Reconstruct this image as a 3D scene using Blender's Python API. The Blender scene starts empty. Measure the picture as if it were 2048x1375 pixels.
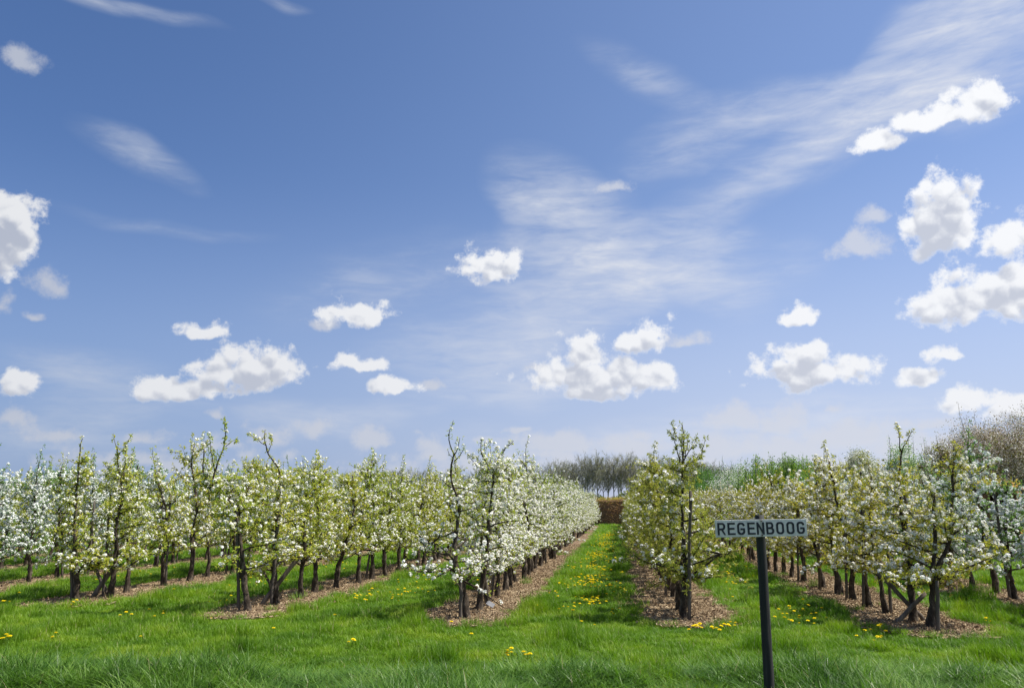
import bpy, math, random
import numpy as np
from mathutils import Vector, Matrix, Euler

# ------------------------------------------------------------------ camera, sky, sun, exposure
S = bpy.context.scene
COL = S.collection
F, CXP, CYP, EYE = 1562.0, 1024.0, 687.5, 1.65
PITCH = math.atan((1010 - CYP) / F)
YAW = math.atan((1240 - CXP) / F * math.cos(PITCH))
cam = bpy.data.cameras.new('camera'); camo = bpy.data.objects.new('camera', cam); COL.objects.link(camo)
cam.sensor_width = 23.6; cam.lens = 23.6 * F / 2048; cam.clip_start = 0.1; cam.clip_end = 6000
camo.location = (0, 0, EYE); camo.rotation_euler = (math.pi / 2 + PITCH, 0, YAW)
S.camera = camo
RC = np.array(Euler((math.pi / 2 + PITCH, 0, YAW)).to_matrix())

def ray(px, py):
    return RC @ np.array([(px - CXP) / F, -(py - CYP) / F, -1.0])
def ground_at(px, py, z=0.0):
    d = ray(px, py); t = (z - EYE) / d[2]
    return np.array([0, 0, EYE]) + d * t
HEAD = np.array([-math.sin(YAW), math.cos(YAW), 0])
def at_depth(px, py, D):
    d = ray(px, py)
    return np.array([0, 0, EYE]) + d * (D / (d @ HEAD))
def depth_of(p): return float(np.array([p[0], p[1], 0]) @ HEAD)
def azel(px, py):
    d = ray(px, py); d = d / np.linalg.norm(d)
    return math.atan2(d[0], d[1]), math.asin(d[2])
def to_px(p):
    v = RC.T @ (np.array(p) - np.array([0, 0, EYE]))
    if v[2] > -0.1: return None
    return CXP + F * v[0] / -v[2], CYP - F * v[1] / -v[2]

SUN_AZ, SUN_EL = math.radians(80), math.radians(57)      # to the right of the rows and ahead
S.view_settings.view_transform = 'Standard'; S.view_settings.look = 'None'
S.view_settings.gamma = 1; S.view_settings.use_curve_mapping = False
S.view_settings.exposure = 0.62
sl = bpy.data.lights.new('sun', 'SUN'); sl.energy = 5.0; sl.angle = math.radians(0.53); sl.color = (1, 0.955, 0.88)
so = bpy.data.objects.new('sun', sl); COL.objects.link(so)
sd = Vector((math.sin(SUN_AZ) * math.cos(SUN_EL), math.cos(SUN_AZ) * math.cos(SUN_EL), math.sin(SUN_EL)))
so.rotation_euler = sd.to_track_quat('Z', 'Y').to_euler()

W = bpy.data.worlds.new('World'); S.world = W; W.use_nodes = True
W.cycles.sampling_method = 'MANUAL'; W.cycles.sample_map_resolution = 256
def build_world():
    nt = W.node_tree; nt.nodes.clear(); N = nt.nodes.new; L = nt.links.new
    def setin(n, i, v):
        if hasattr(v, 'is_output') or isinstance(v, bpy.types.NodeSocket): L(v, n.inputs[i])
        else: n.inputs[i].default_value = v
    def math_(op, a, b=0.0, c=0.0, clamp=False):
        n = N('ShaderNodeMath'); n.operation = op; n.use_clamp = clamp
        setin(n, 0, a); setin(n, 1, b); setin(n, 2, c); return n.outputs[0]
    def smooth(v, a, b, lo=0.0, hi=1.0):
        n = N('ShaderNodeMapRange'); n.interpolation_type = 'SMOOTHSTEP'
        for i, x in enumerate((v, a, b, lo, hi)): setin(n, i, x)
        return n.outputs[0]
    def lin(v, a, b, lo=0.0, hi=1.0):
        n = N('ShaderNodeMapRange')
        for i, x in enumerate((v, a, b, lo, hi)): setin(n, i, x)
        return n.outputs[0]
    def mix(f, a, b, blend='MIX'):
        n = N('ShaderNodeMix'); n.data_type = 'RGBA'; n.blend_type = blend
        setin(n, 0, f); setin(n, 6, a); setin(n, 7, b); return n.outputs[2]
    def noise(vec, scale, detail, rough=0.55, dist=0.0):
        n = N('ShaderNodeTexNoise'); L(vec, n.inputs['Vector'])
        n.inputs['Scale'].default_value = scale; n.inputs['Detail'].default_value = detail
        n.inputs['Roughness'].default_value = rough; n.inputs['Distortion'].default_value = dist
        return n.outputs['Fac']
    def vadd(v, off):
        n = N('ShaderNodeVectorMath'); n.operation = 'ADD'; L(v, n.inputs[0]); setin(n, 1, off); return n.outputs[0]
    sky = N('ShaderNodeTexSky'); sky.sky_type = 'NISHITA'; sky.sun_disc = False
    sky.sun_elevation = SUN_EL; sky.sun_rotation = SUN_AZ
    sky.air_density = 1.0; sky.dust_density = 0.7; sky.ozone_density = 1.6; sky.altitude = 0
    tc = N('ShaderNodeTexCoord'); D = tc.outputs['Generated']
    sep = N('ShaderNodeSeparateXYZ'); L(D, sep.inputs[0])
    az = math_('ARCTAN2', sep.outputs[0], sep.outputs[1]); el = math_('ARCSINE', sep.outputs[2])
    comb = N('ShaderNodeCombineXYZ'); L(az, comb.inputs[0]); L(el, comb.inputs[1]); P = comb.outputs[0]
    # warp so that outlines wander
    def warp(vec, src, scale, amp, detail=2):
        n = N('ShaderNodeTexNoise'); L(src, n.inputs['Vector']); n.inputs['Scale'].default_value = scale; n.inputs['Detail'].default_value = detail
        s = N('ShaderNodeVectorMath'); s.operation = 'SUBTRACT'; L(n.outputs['Color'], s.inputs[0]); s.inputs[1].default_value = (.5, .5, .5)
        m = N('ShaderNodeVectorMath'); m.operation = 'MULTIPLY'; L(s.outputs[0], m.inputs[0]); m.inputs[1].default_value = amp
        a = N('ShaderNodeVectorMath'); a.operation = 'ADD'; L(vec, a.inputs[0]); L(m.outputs[0], a.inputs[1]); return a.outputs[0]
    Pw = warp(P, D, 26, (.034, .024, 0), 2)
    def sepxy(v):
        n = N('ShaderNodeSeparateXYZ'); L(v, n.inputs[0]); return n.outputs[0], n.outputs[1], n.outputs[2]
    def fold(items, vec, grow=1.25, soft=False, flat=True):
        """runs through the clouds one after another; the running result rides along as z"""
        vx, vy, _ = sepxy(vec); acc = -5.0 if not soft else 0.0
        def vm(op, p, q=None, r=None):
            n = N('ShaderNodeVectorMath'); n.operation = op; setin(n, 0, p)
            if q is not None: setin(n, 1, q)
            if r is not None: setin(n, 2, r)
            return n.outputs['Value'] if op in ('LENGTH', 'DOT_PRODUCT') else n.outputs[0]
        for it in items:
            px, py, rx, ry, s = it[:5]; rot = math.radians(it[5] if len(it) > 5 else 0)
            a, e = azel(px, py); a2, e2 = azel(px + rx * grow, py); a3, e3 = azel(px, py - ry * grow); sx, sy = 1 / abs(a2 - a), 1 / abs(e3 - e)
            cb = N('ShaderNodeCombineXYZ'); L(vx, cb.inputs[0]); L(vy, cb.inputs[1]); setin(cb, 2, acc); v = cb.outputs[0]
            if rot:
                c, n_ = math.cos(rot), math.sin(rot); c2 = N('ShaderNodeCombineXYZ')
                L(vm('DOT_PRODUCT', v, (c, n_, 0)), c2.inputs[0]); L(vm('DOT_PRODUCT', v, (-n_, c, 0)), c2.inputs[1]); v = c2.outputs[0]
                a, e = a * c + e * n_, -a * n_ + e * c
            w = vm('MULTIPLY_ADD', v, (sx, sy, 0), (-a * sx, -e * sy, 0))
            if flat: w = vm('MULTIPLY_ADD', vm('MINIMUM', w, (9e9, 0, 9e9)), (0, .6, 0), w)
            ln = vm('LENGTH', w)
            if soft: acc = math_('MULTIPLY_ADD', math_('MAXIMUM', math_('SUBTRACT', 1.0, ln), 0.0), s, acc)
            else: acc = math_('MAXIMUM', math_('SUBTRACT', 1 - (1 - s) * .9, ln), acc)
        return acc
    heavy = [(10, 430, 52, 48, 1), (5, 500, 50, 60, .95), (405, 668, 46, 20, .92), (715, 632, 66, 27, .92), (485, 748, 84, 44, 1),
             (372, 782, 74, 24, .97), (32, 778, 46, 36, .95), (718, 732, 56, 16, .85), (785, 776, 46, 19, .92), (982, 532, 66, 38, .85),
             (1178, 716, 66, 40, 1), (1245, 742, 74, 36, .9), (1275, 684, 52, 34, .85), (1195, 788, 62, 24, .85),
             (1312, 762, 28, 15, .8), (1592, 634, 38, 17, .95), (1622, 748, 92, 40, 1), (1612, 712, 52, 30, 1),
             (1886, 448, 74, 74, 1), (2014, 482, 52, 36, .97), (1948, 604, 108, 46, 1), (2010, 570, 60, 40, .95),
             (1845, 756, 46, 22, .92), (1882, 708, 46, 24, .95), (1958, 214, 58, 40, 1), (1880, 238, 84, 24, .92),
             (1755, 288, 42, 24, .85), (1942, 800, 60, 28, .9), (2030, 815, 70, 26, .9)]
    light = [(50, 132, 46, 28, .8), (100, 565, 36, 34, .85), (62, 633, 24, 12, .8), (0, 612, 20, 30, .85), (645, 650, 42, 18, .7),
             (860, 773, 40, 12, .75), (1372, 682, 52, 16, .85), (1085, 740, 36, 13, .85), (1735, 495, 60, 30, .9), (1755, 430, 36, 24, .75),
             (1670, 815, 30, 18, .85), (1580, 842, 64, 40, .9), (1470, 842, 62, 32, .82), (1690, 878, 110, 36, .95), (1480, 900, 120, 36, .85),
             (110, 872, 70, 24, .8), (20, 836, 40, 30, .8), (290, 880, 60, 22, .7), (545, 876, 52, 28, .85), (630, 862, 44, 28, .85), (750, 880, 54, 24, .9),
             (868, 908, 44, 24, .9), (1040, 862, 34, 10, .8), (1110, 888, 90, 26, .9), (1262, 898, 84, 24, .88), (1850, 850, 90, 20, .8),
             (1830, 900, 140, 30, .9), (430, 825, 26, 14, .7), (1230, 378, 44, 22, .72), (1000, 930, 200, 22, .8), (300, 925, 200, 24, .8)]
    heavy += [(1200, 752, 120, 44, .93), (430, 775, 60, 24, .95), (0, 470, 40, 70, .97)]
    off = (.009, .020, 0)
    mh = fold(heavy, Pw, 1.5); mh2 = fold(heavy, vadd(Pw, off), 1.5); ml = fold(light, Pw, 1.5)
    # clouds of the same kind all round the rest of the sky
    behind = smooth(math_('ABSOLUTE', math_('ADD', az, YAW)), .68, .85)
    stretch = N('ShaderNodeMapping'); stretch.inputs['Scale'].default_value = (1, 1, 2.0); L(D, stretch.inputs['Vector'])
    rest = math_('MULTIPLY', math_('SUBTRACT', noise(stretch.outputs[0], 4.5, 2), .56), 5.0)
    rest = math_('SUBTRACT', math_('ADD', rest, math_('MULTIPLY', behind, 1.4)), 1.4)
    rest = math_('SUBTRACT', rest, math_('MULTIPLY', math_('LESS_THAN', el, 0.02), 3))
    mh = math_('MAXIMUM', mh, rest); mh2 = math_('MAXIMUM', mh2, math_('SUBTRACT', rest, .1))
    lowband = math_('SUBTRACT', math_('MULTIPLY', smooth(el, .20, .04), 2.8), 2.0)
    lown = math_('MULTIPLY', math_('SUBTRACT', noise(stretch.outputs[0], 13, 2), .50), 4.0)
    ml = math_('MAXIMUM', ml, math_('SUBTRACT', math_('ADD', lown, lowband), .70))
    sunoff2 = (.003, .0, .007); sunoff = (0.009, 0.001, 0.020)
    f1 = noise(D, 21, 8, .66, .0); f2 = noise(vadd(D, sunoff), 21, 5, .60)
    def billow(vec, sc):
        n = N('ShaderNodeTexVoronoi'); n.feature = 'F1'; n.inputs['Scale'].default_value = sc; L(vec, n.inputs['Vector']); return n.outputs['Distance']
    Dw = warp(D, D, 30, (.012, .012, .012), 2)
    v1 = billow(Dw, 48); v2 = billow(vadd(Dw, sunoff2), 48)
    def dens(m, f):
        return math_('ADD', math_('MULTIPLY', m, 1.25), math_('MULTIPLY', math_('SUBTRACT', f, .52), 3.2))
    dh = math_('ADD', dens(mh, f1), math_('MULTIPLY', math_('SUBTRACT', .52, v1), .58)); dl = dens(ml, f1); dh2 = math_('ADD', dens(mh2, f2), math_('MULTIPLY', math_('SUBTRACT', v1, v2), 1.5))
    ah = math_('MULTIPLY', smooth(dh, -.05, .50), .96); al = math_('MULTIPLY', smooth(dl, -.08, .8), .80)
    # cirrus veils
    cir = [(150, 728, 130, 40, .50, 0), (230, 800, 130, 42, .50, 0), (265, 306, 95, 26, .55, -20), (1120, 400, 110, 60, .70, -35),
           (1160, 450, 100, 70, .75, 0), (1260, 535, 260, 66, .72, -4), (1090, 610, 280, 56, .66, 18), (1070, 680, 170, 30, .66, 14),
           (1040, 760, 180, 44, .60, 10), (1390, 280, 150, 50, .42, 15), (1640, 205, 160, 55, .66, -6), (1780, 190, 240, 80, .66, 25),
           (1480, 370, 330, 42, .42, 22), (1960, 70, 260, 120, .80, 20), (1295, 160, 100, 40, .36, -25), (220, 2, 150, 16, .6, 0),
           (640, 835, 170, 34, .50, 0), (1420, 575, 90, 40, .5, -25), (540, 4, 50, 10, .4, 0), (330, 455, 160, 14, .25, 0), (780, 560, 200, 60, .3, 15),
           (90, 880, 200, 50, .4), (1650, 880, 400, 70, .55), (1150, 900, 260, 50, .4)]
    Pc = warp(P, D, 6.0, (.09, .06, 0), 2)
    acc = fold(cir, Pc, 1.6, True, False)
    mp = N('ShaderNodeMapping'); mp.inputs['Rotation'].default_value = (0, math.radians(24), 0); mp.inputs['Scale'].default_value = (1.2, 1.2, 6.5); L(D, mp.inputs['Vector'])
    streak = noise(mp.outputs[0], 6.0, 5, .58, .35)
    mp2 = N('ShaderNodeMapping'); mp2.inputs['Rotation'].default_value = (math.radians(10), math.radians(-32), math.radians(12)); mp2.inputs['Scale'].default_value = (1.0, 1.0, 4.0); L(D, mp2.inputs['Vector'])
    wisp = noise(mp2.outputs[0], 16.0, 5, .60, .4)
    acs = math_('SUBTRACT', 1.0, math_('POWER', 2.718, math_('MULTIPLY', acc, -1.15)))
    ac = math_('MULTIPLY', acs, lin(streak, .28, .72, .45, 1.30))
    ac = math_('MULTIPLY', ac, lin(wisp, .28, .72, .45, 1.30))
    ac = math_('MULTIPLY', ac, smooth(ac, -.12, .28))
    ac = math_('MINIMUM', math_('MULTIPLY', ac, 1.05), .92)
    # sky colour
    elp = math_('MAXIMUM', el, 0.0)
    tint = mix(smooth(elp, .0, .60), (.92, .96, 1.12, 1), (.86, .98, 1.15, 1))
    skyc = mix(1.0, sky.outputs[0], tint, 'MULTIPLY')
    hz = math_('MULTIPLY', smooth(elp, .42, .0), .80)
    skyc = mix(hz, skyc, mix(smooth(az, -1.1, .6), (3.0, 3.75, 5.5, 1), (3.7, 4.65, 6.5, 1)))
    left = smooth(az, -0.85, 0.25)
    skyc = mix(1.0, skyc, mix(left, (.86, .95, 1.08, 1), (1.42, 1.30, 1.27, 1)), 'MULTIPLY')
    side = smooth(az, -.9, .35)
    lowf = smooth(elp, .40, .05)
    cc_l = mix(side, (5.6, 6.1, 7.1, 1), (7.4, 7.7, 8.5, 1))
    c = mix(ac, skyc, cc_l)
    c = mix(al, c, mix(side, (5.4, 5.7, 6.5, 1), (6.6, 6.9, 7.8, 1)))
    shade = math_('MULTIPLY', smooth(dh2, -.05, 1.0), smooth(dh, .0, .45))
    bright = mix(side, (8.3, 8.4, 8.6, 1), (9.8, 9.9, 10.1, 1)); dim = mix(side, (4.5, 4.9, 5.9, 1), (5.8, 6.15, 7.1, 1))
    cum = mix(shade, bright, dim)
    cum = mix(math_('MULTIPLY', lowf, .25), cum, (6.2, 6.4, 7.1, 1))
    c = mix(ah, c, cum)
    bg = N('ShaderNodeBackground'); L(c, bg.inputs[0]); bg.inputs[1].default_value = 0.065
    out = N('ShaderNodeOutputWorld'); L(bg.outputs[0], out.inputs[0])
build_world()

# ------------------------------------------------------------------ helpers
def tag(o, label=None, cat=None, group=None, kind=None):
    if label: o['label'] = label
    if cat: o['category'] = cat
    if group: o['group'] = group
    if kind: o['kind'] = kind
    return o
def empty(name, loc=(0, 0, 0)):
    o = bpy.data.objects.new(name, None); COL.objects.link(o); o.location = loc; o.empty_display_size = .2; return o

class MB:
    """collects triangles, one material index per piece"""
    def __init__(s): s.v = []; s.f = []; s.m = []; s.n = 0
    def add(s, v, f, m=0):
        v = np.asarray(v, float).reshape(-1, 3); f = np.asarray(f, int).reshape(-1, 3)
        s.v.append(v); s.f.append(f + s.n); s.m.append(np.full(len(f), m)); s.n += len(v)
    def join(s, other, m):
        for v, f0 in ((np.concatenate(other.v), np.concatenate(other.f)),): s.add(v, f0, m)
    def mesh(s, name, mats, smooth=False):
        me = bpy.data.meshes.new(name)
        v = np.concatenate(s.v); f = np.concatenate(s.f); mi = np.concatenate(s.m)
        me.vertices.add(len(v)); me.vertices.foreach_set('co', v.ravel().astype(np.float32))
        me.loops.add(len(f) * 3); me.loops.foreach_set('vertex_index', f.ravel().astype(np.int32))
        me.polygons.add(len(f)); me.polygons.foreach_set('loop_start', (np.arange(len(f)) * 3).astype(np.int32))
        me.polygons.foreach_set('material_index', mi.astype(np.int32))
        me.polygons.foreach_set('use_smooth', np.full(len(f), smooth))
        for m in mats: me.materials.append(m)
        me.update(calc_edges=True); return me
    def build(s, name, mat, parent=None, smooth=False, loc=None):
        me = s.mesh(name, mat if isinstance(mat, (list, tuple)) else [mat], smooth)
        o = bpy.data.objects.new(name, me); COL.objects.link(o)
        if parent: o.parent = parent
        if loc is not None: o.location = loc
        return o
    def tube(s, pts, rad, n=6, m=0, bump=0.0, rng=None, cap=True):
        pts = np.asarray(pts, float); k = len(pts); rad = np.broadcast_to(np.asarray(rad, float), (k,))
        t = np.gradient(pts, axis=0); t /= np.linalg.norm(t, axis=1)[:, None] + 1e-9
        ref = np.array([1.0, 0.13, 0]) if abs(t[0][2]) > .6 else np.array([0, 0, 1.0])
        a = np.cross(t, ref); a /= np.linalg.norm(a, axis=1)[:, None] + 1e-9; b = np.cross(t, a)
        th = np.arange(n) / n * 2 * np.pi
        r = rad[:, None] * (1 + (rng.normal(0, bump, (k, n)) if bump and rng is not None else 0))
        v = pts[:, None] + (a[:, None] * np.cos(th)[None, :, None] + b[:, None] * np.sin(th)[None, :, None]) * r[:, :, None] if np.ndim(r) == 2 else None
        i = np.arange(k - 1)[:, None] * n; j = np.arange(n)[None]; j2 = (j + 1) % n
        q0, q1, q2, q3 = i + j, i + j2, i + n + j2, i + n + j
        f = np.concatenate([np.stack([q0, q1, q2], -1).reshape(-1, 3), np.stack([q0, q2, q3], -1).reshape(-1, 3)])
        v = v.reshape(-1, 3)
        if cap:
            v = np.concatenate([v, pts[:1], pts[-1:]]); c0 = k * n; jj = np.arange(n)
            f = np.concatenate([f, np.stack([np.full(n, c0), (jj + 1) % n, jj], -1),
                                np.stack([np.full(n, c0 + 1), (k - 1) * n + jj, (k - 1) * n + (jj + 1) % n], -1)])
        s.add(v, f, m)
    def box(s, c, sz, R=None, m=0):
        sg = np.array([[x, y, z] for x in (-1, 1) for y in (-1, 1) for z in (-1, 1)]) * np.array(sz) / 2
        if R is not None: sg = sg @ np.asarray(R).T
        f = [(0, 1, 3), (0, 3, 2), (4, 6, 7), (4, 7, 5), (0, 4, 5), (0, 5, 1), (2, 3, 7), (2, 7, 6), (0, 2, 6), (0, 6, 4), (1, 5, 7), (1, 7, 3)]
        s.add(sg + np.array(c), f, m)
    def kites(s, base, d, nrm, length, width, m=0, fold=.35, mid=.5, droop=0.0):
        """folded leaf or petal: base, two sides, tip"""
        base = np.asarray(base); k = len(base)
        d = d / (np.linalg.norm(d, axis=1)[:, None] + 1e-9)
        side = np.cross(d, nrm); side /= np.linalg.norm(side, axis=1)[:, None] + 1e-9
        up = np.cross(side, d); L = np.asarray(length)[:, None]; Wd = np.asarray(width)[:, None] / 2
        m1 = base + d * L * mid + side * Wd + up * Wd * fold; m2 = base + d * L * mid - side * Wd + up * Wd * fold
        tip = base + d * L - up * L * droop
        v = np.stack([base, m1, tip, m2], 1).reshape(-1, 3); i = np.arange(k) * 4
        f = np.concatenate([np.stack([i, i + 1, i + 2], -1), np.stack([i, i + 2, i + 3], -1)])
        s.add(v, f, m)

def unit(v): return v / (np.linalg.norm(v, axis=-1, keepdims=True) + 1e-9)
def rand_dirs(rng, n): return unit(rng.normal(size=(n, 3)))

# ------------------------------------------------------------------ materials
def new_mat(name):
    m = bpy.data.materials.new(name); m.use_nodes = True; m.node_tree.nodes.clear(); return m, m.node_tree.nodes.new, m.node_tree.links.new
def ramp(N, L, fac, stops):
    r = N('ShaderNodeValToRGB'); L(fac, r.inputs[0]); e = r.color_ramp.elements
    while len(e) < len(stops): e.new(.5)
    for i, (p, c) in enumerate(stops): e[i].position = p; e[i].color = (*c, 1)
    return r.outputs[0]
def leafy(name, cols, trans=.35, rough=.55, island=True, patch=None, spec=.25, tcol=(1.25, 1.25, .7)):
    """leaf-like surface: diffuse with light passing through, hue varying leaf to leaf, plant to plant"""
    m, N, L = new_mat(name)
    g = N('ShaderNodeNewGeometry'); oi = N('ShaderNodeObjectInfo')
    a = N('ShaderNodeMath'); a.operation = 'MULTIPLY_ADD'; L(g.outputs['Random Per Island'], a.inputs[0]); a.inputs[1].default_value = .75
    b = N('ShaderNodeMath'); b.operation = 'MULTIPLY'; L(oi.outputs['Random'], b.inputs[0]); b.inputs[1].default_value = .25; L(b.outputs[0], a.inputs[2])
    fac = a.outputs[0]
    if patch:
        tx = N('ShaderNodeTexNoise'); tx.inputs['Scale'].default_value = patch[0]; tx.inputs['Detail'].default_value = 3; L(g.outputs['Position'], tx.inputs['Vector'])
        mr = N('ShaderNodeMapRange'); mr.inputs[1].default_value = .35; mr.inputs[2].default_value = .65; L(tx.outputs['Fac'], mr.inputs[0])
        mx = N('ShaderNodeMix'); mx.inputs[0].default_value = patch[1]; L(fac, mx.inputs[2]); L(mr.outputs[0], mx.inputs[3]); fac = mx.outputs[0]
    c = ramp(N, L, fac, [(i / (len(cols) - 1), x) for i, x in enumerate(cols)])
    p = N('ShaderNodeBsdfPrincipled'); L(c, p.inputs['Base Color']); p.inputs['Roughness'].default_value = rough
    p.inputs['Specular IOR Level'].default_value = spec
    t = N('ShaderNodeBsdfTranslucent'); mu = N('ShaderNodeMix'); mu.data_type = 'RGBA'; mu.blend_type = 'MULTIPLY'; mu.inputs[0].default_value = 1
    L(c, mu.inputs[6]); mu.inputs[7].default_value = (*tcol, 1); L(mu.outputs[2], t.inputs[0])
    ms = N('ShaderNodeMixShader'); ms.inputs[0].default_value = trans; L(p.outputs[0], ms.inputs[1]); L(t.outputs[0], ms.inputs[2])
    o = N('ShaderNodeOutputMaterial'); L(ms.outputs[0], o.inputs[0]); return m
def rough_mat(name, cols, scale=8, stretch=(1, 1, 1), bump=.6, rough=.9, detail=8, dist=.02, second=None):
    m, N, L = new_mat(name)
    tc = N('ShaderNodeTexCoord'); mp = N('ShaderNodeMapping'); mp.inputs['Scale'].default_value = stretch; L(tc.outputs['Object'], mp.inputs[0])
    t = N('ShaderNodeTexNoise'); t.inputs['Scale'].default_value = scale; t.inputs['Detail'].default_value = detail; t.inputs['Roughness'].default_value = .65; L(mp.outputs[0], t.inputs['Vector'])
    c = ramp(N, L, t.outputs['Fac'], [(.28 + .44 * i / (len(cols) - 1), x) for i, x in enumerate(cols)])
    if second:
        t2 = N('ShaderNodeTexNoise'); t2.inputs['Scale'].default_value = second[0]; t2.inputs['Detail'].default_value = 4; L(tc.outputs['Object'], t2.inputs['Vector'])
        mr = N('ShaderNodeMapRange'); mr.inputs[1].default_value = second[2]; mr.inputs[2].default_value = second[2] + .15; L(t2.outputs['Fac'], mr.inputs[0])
        mx = N('ShaderNodeMix'); mx.data_type = 'RGBA'; L(mr.outputs[0], mx.inputs[0]); L(c, mx.inputs[6]); mx.inputs[7].default_value = (*second[1], 1); c = mx.outputs[2]
    p = N('ShaderNodeBsdfPrincipled'); L(c, p.inputs['Base Color']); p.inputs['Roughness'].default_value = rough; p.inputs['Specular IOR Level'].default_value = .2
    b = N('ShaderNodeBump'); b.inputs['Strength'].default_value = bump; b.inputs['Distance'].default_value = dist; L(t.outputs['Fac'], b.inputs['Height']); L(b.outputs[0], p.inputs['Normal'])
    o = N('ShaderNodeOutputMaterial'); L(p.outputs[0], o.inputs[0]); return m

M = {}
M['bark'] = rough_mat('pear_bark', [(.018, .013, .010), (.058, .044, .032), (.22, .18, .135)], 16, (1, 1, .5), 1.0, .95, dist=.04, second=(5, (.11, .12, .07), .60))
M['twig'] = rough_mat('pear_twig_bark', [(.06, .040, .028), (.12, .085, .06), (.18, .14, .10)], 14, (1, 1, 1), .4)
M['stake'] = rough_mat('weathered_stake', [(.05, .042, .034), (.10, .085, .07), (.17, .145, .12)], 12, (1, 1, .08), .6)
M['brace'] = rough_mat('grey_brown_timber', [(.07, .055, .042), (.14, .115, .09), (.22, .19, .15)], 14, (1, 1, .1), .6)
M['petal'] = leafy('white_petal', [(0.9, 0.89, 0.82), (0.93, 0.92, 0.87), (0.94, 0.93, 0.89)], .28, .6, tcol=(1, 1, .97), spec=.1)
M['petal_cool'] = leafy('cool_white_petal', [(.87,.89,.85),(.91,.92,.89),(.93,.93,.91)], .28, .6, tcol=(1, 1, 1), spec=.1)
M['leaf_A'] = leafy('young_yellow_green_leaf', [(0.16, 0.272, 0.034), (0.353, 0.432, 0.061), (0.529, 0.544, 0.094), (0.608, 0.513, 0.12)], .38)
M['leaf_B'] = leafy('fresh_green_leaf', [(0.151, 0.284, 0.04), (0.301, 0.419, 0.067), (0.502, 0.552, 0.094), (0.603, 0.569, 0.133)], .38)
M['leaf_C'] = leafy('olive_bronze_leaf', [(0.197, 0.243, 0.039), (0.334, 0.37, 0.066), (0.439, 0.459, 0.11), (0.485, 0.422, 0.121)], .36)
M['leaf_D'] = leafy('olive_green_leaf', [(0.193, 0.251, 0.036), (0.384, 0.402, 0.061), (0.544, 0.519, 0.085), (0.608, 0.469, 0.097)], .36)
M['leaf_E'] = leafy('cool_green_leaf', [(0.075, 0.175, 0.06), (0.138, 0.275, 0.084), (0.225, 0.375, 0.108), (0.325, 0.425, 0.132)], .36)

def ground_material():
    m, N, L = new_mat('grass_ground')
    g = N('ShaderNodeNewGeometry')
    def nz(s, d):
        t = N('ShaderNodeTexNoise'); t.inputs['Scale'].default_value = s; t.inputs['Detail'].default_value = d; t.inputs['Roughness'].default_value = .65; L(g.outputs['Position'], t.inputs['Vector']); return t.outputs['Fac']
    c1 = ramp(N, L, nz(1.3, 8), [(.3, (.05, .10, .012)), (.5, (.09, .17, .02)), (.7, (.15, .22, .03))])
    c2 = ramp(N, L, nz(30, 5), [(.3, (.35, .4, .3)), (.6, (1, 1, 1)), (.8, (1.3, 1.3, 1))])
    mx = N('ShaderNodeMix'); mx.data_type = 'RGBA'; mx.blend_type = 'MULTIPLY'; mx.inputs[0].default_value = 1; L(c1, mx.inputs[6]); L(c2, mx.inputs[7])
    p = N('ShaderNodeBsdfPrincipled'); L(mx.outputs[2], p.inputs['Base Color']); p.inputs['Roughness'].default_value = 1; p.inputs['Specular IOR Level'].default_value = .1
    b = N('ShaderNodeBump'); b.inputs['Strength'].default_value = 1; b.inputs['Distance'].default_value = .06; L(nz(22, 6), b.inputs['Height']); L(b.outputs[0], p.inputs['Normal'])
    o = N('ShaderNodeOutputMaterial'); L(p.outputs[0], o.inputs[0]); return m
def mulch_material():
    m, N, L = new_mat('wood_mulch')
    g = N('ShaderNodeNewGeometry')
    v = N('ShaderNodeTexVoronoi'); v.inputs['Scale'].default_value = 38; L(g.outputs['Position'], v.inputs['Vector'])
    t = N('ShaderNodeTexNoise'); t.inputs['Scale'].default_value = 2.2; t.inputs['Detail'].default_value = 7; L(g.outputs['Position'], t.inputs['Vector'])
    sp = N('ShaderNodeSeparateColor'); L(v.outputs['Color'], sp.inputs[0])
    c1 = ramp(N, L, sp.outputs[0], [(.0, (.095, .062, .042)), (.35, (.19, .132, .09)), (.7, (.28, .20, .14)), (.92, (.40, .31, .22)), (1, (.55, .48, .37))])
    c2 = ramp(N, L, t.outputs['Fac'], [(.3, (.62, .60, .56)), (.7, (1.15, 1.08, 1.0))])
    mx = N('ShaderNodeMix'); mx.data_type = 'RGBA'; mx.blend_type = 'MULTIPLY'; mx.inputs[0].default_value = 1; L(c1, mx.inputs[6]); L(c2, mx.inputs[7])
    p = N('ShaderNodeBsdfPrincipled'); L(mx.outputs[2], p.inputs['Base Color']); p.inputs['Roughness'].default_value = 1; p.inputs['Specular IOR Level'].default_value = .1
    b = N('ShaderNodeBump'); b.inputs['Strength'].default_value = 1; b.inputs['Distance'].default_value = .03; L(sp.outputs[1], b.inputs['Height']); L(b.outputs[0], p.inputs['Normal'])
    o = N('ShaderNodeOutputMaterial'); L(p.outputs[0], o.inputs[0]); return m
M['ground'] = ground_material(); M['mulch'] = mulch_material()
M['grass'] = leafy('grass_blade', [(0.057, 0.142, 0.006), (0.113, 0.224, 0.01), (0.185, 0.306, 0.015), (0.306, 0.367, 0.032)], .38, .5, patch=(1.1, .6), spec=.35, tcol=(1.1, 1.3, .5))
M['grass_long'] = leafy('long_grass_blade', [(0.031, 0.082, 0.01), (0.066, 0.15, 0.018), (0.132, 0.242, 0.036), (0.264, 0.369, 0.096)], .34, .42, patch=(2.2, .5), spec=.28, tcol=(1.1, 1.3, .6))
M['dry'] = leafy('dry_stalk', [(.30, .24, .13), (.42, .34, .20), (.50, .42, .27)], .2)
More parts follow.
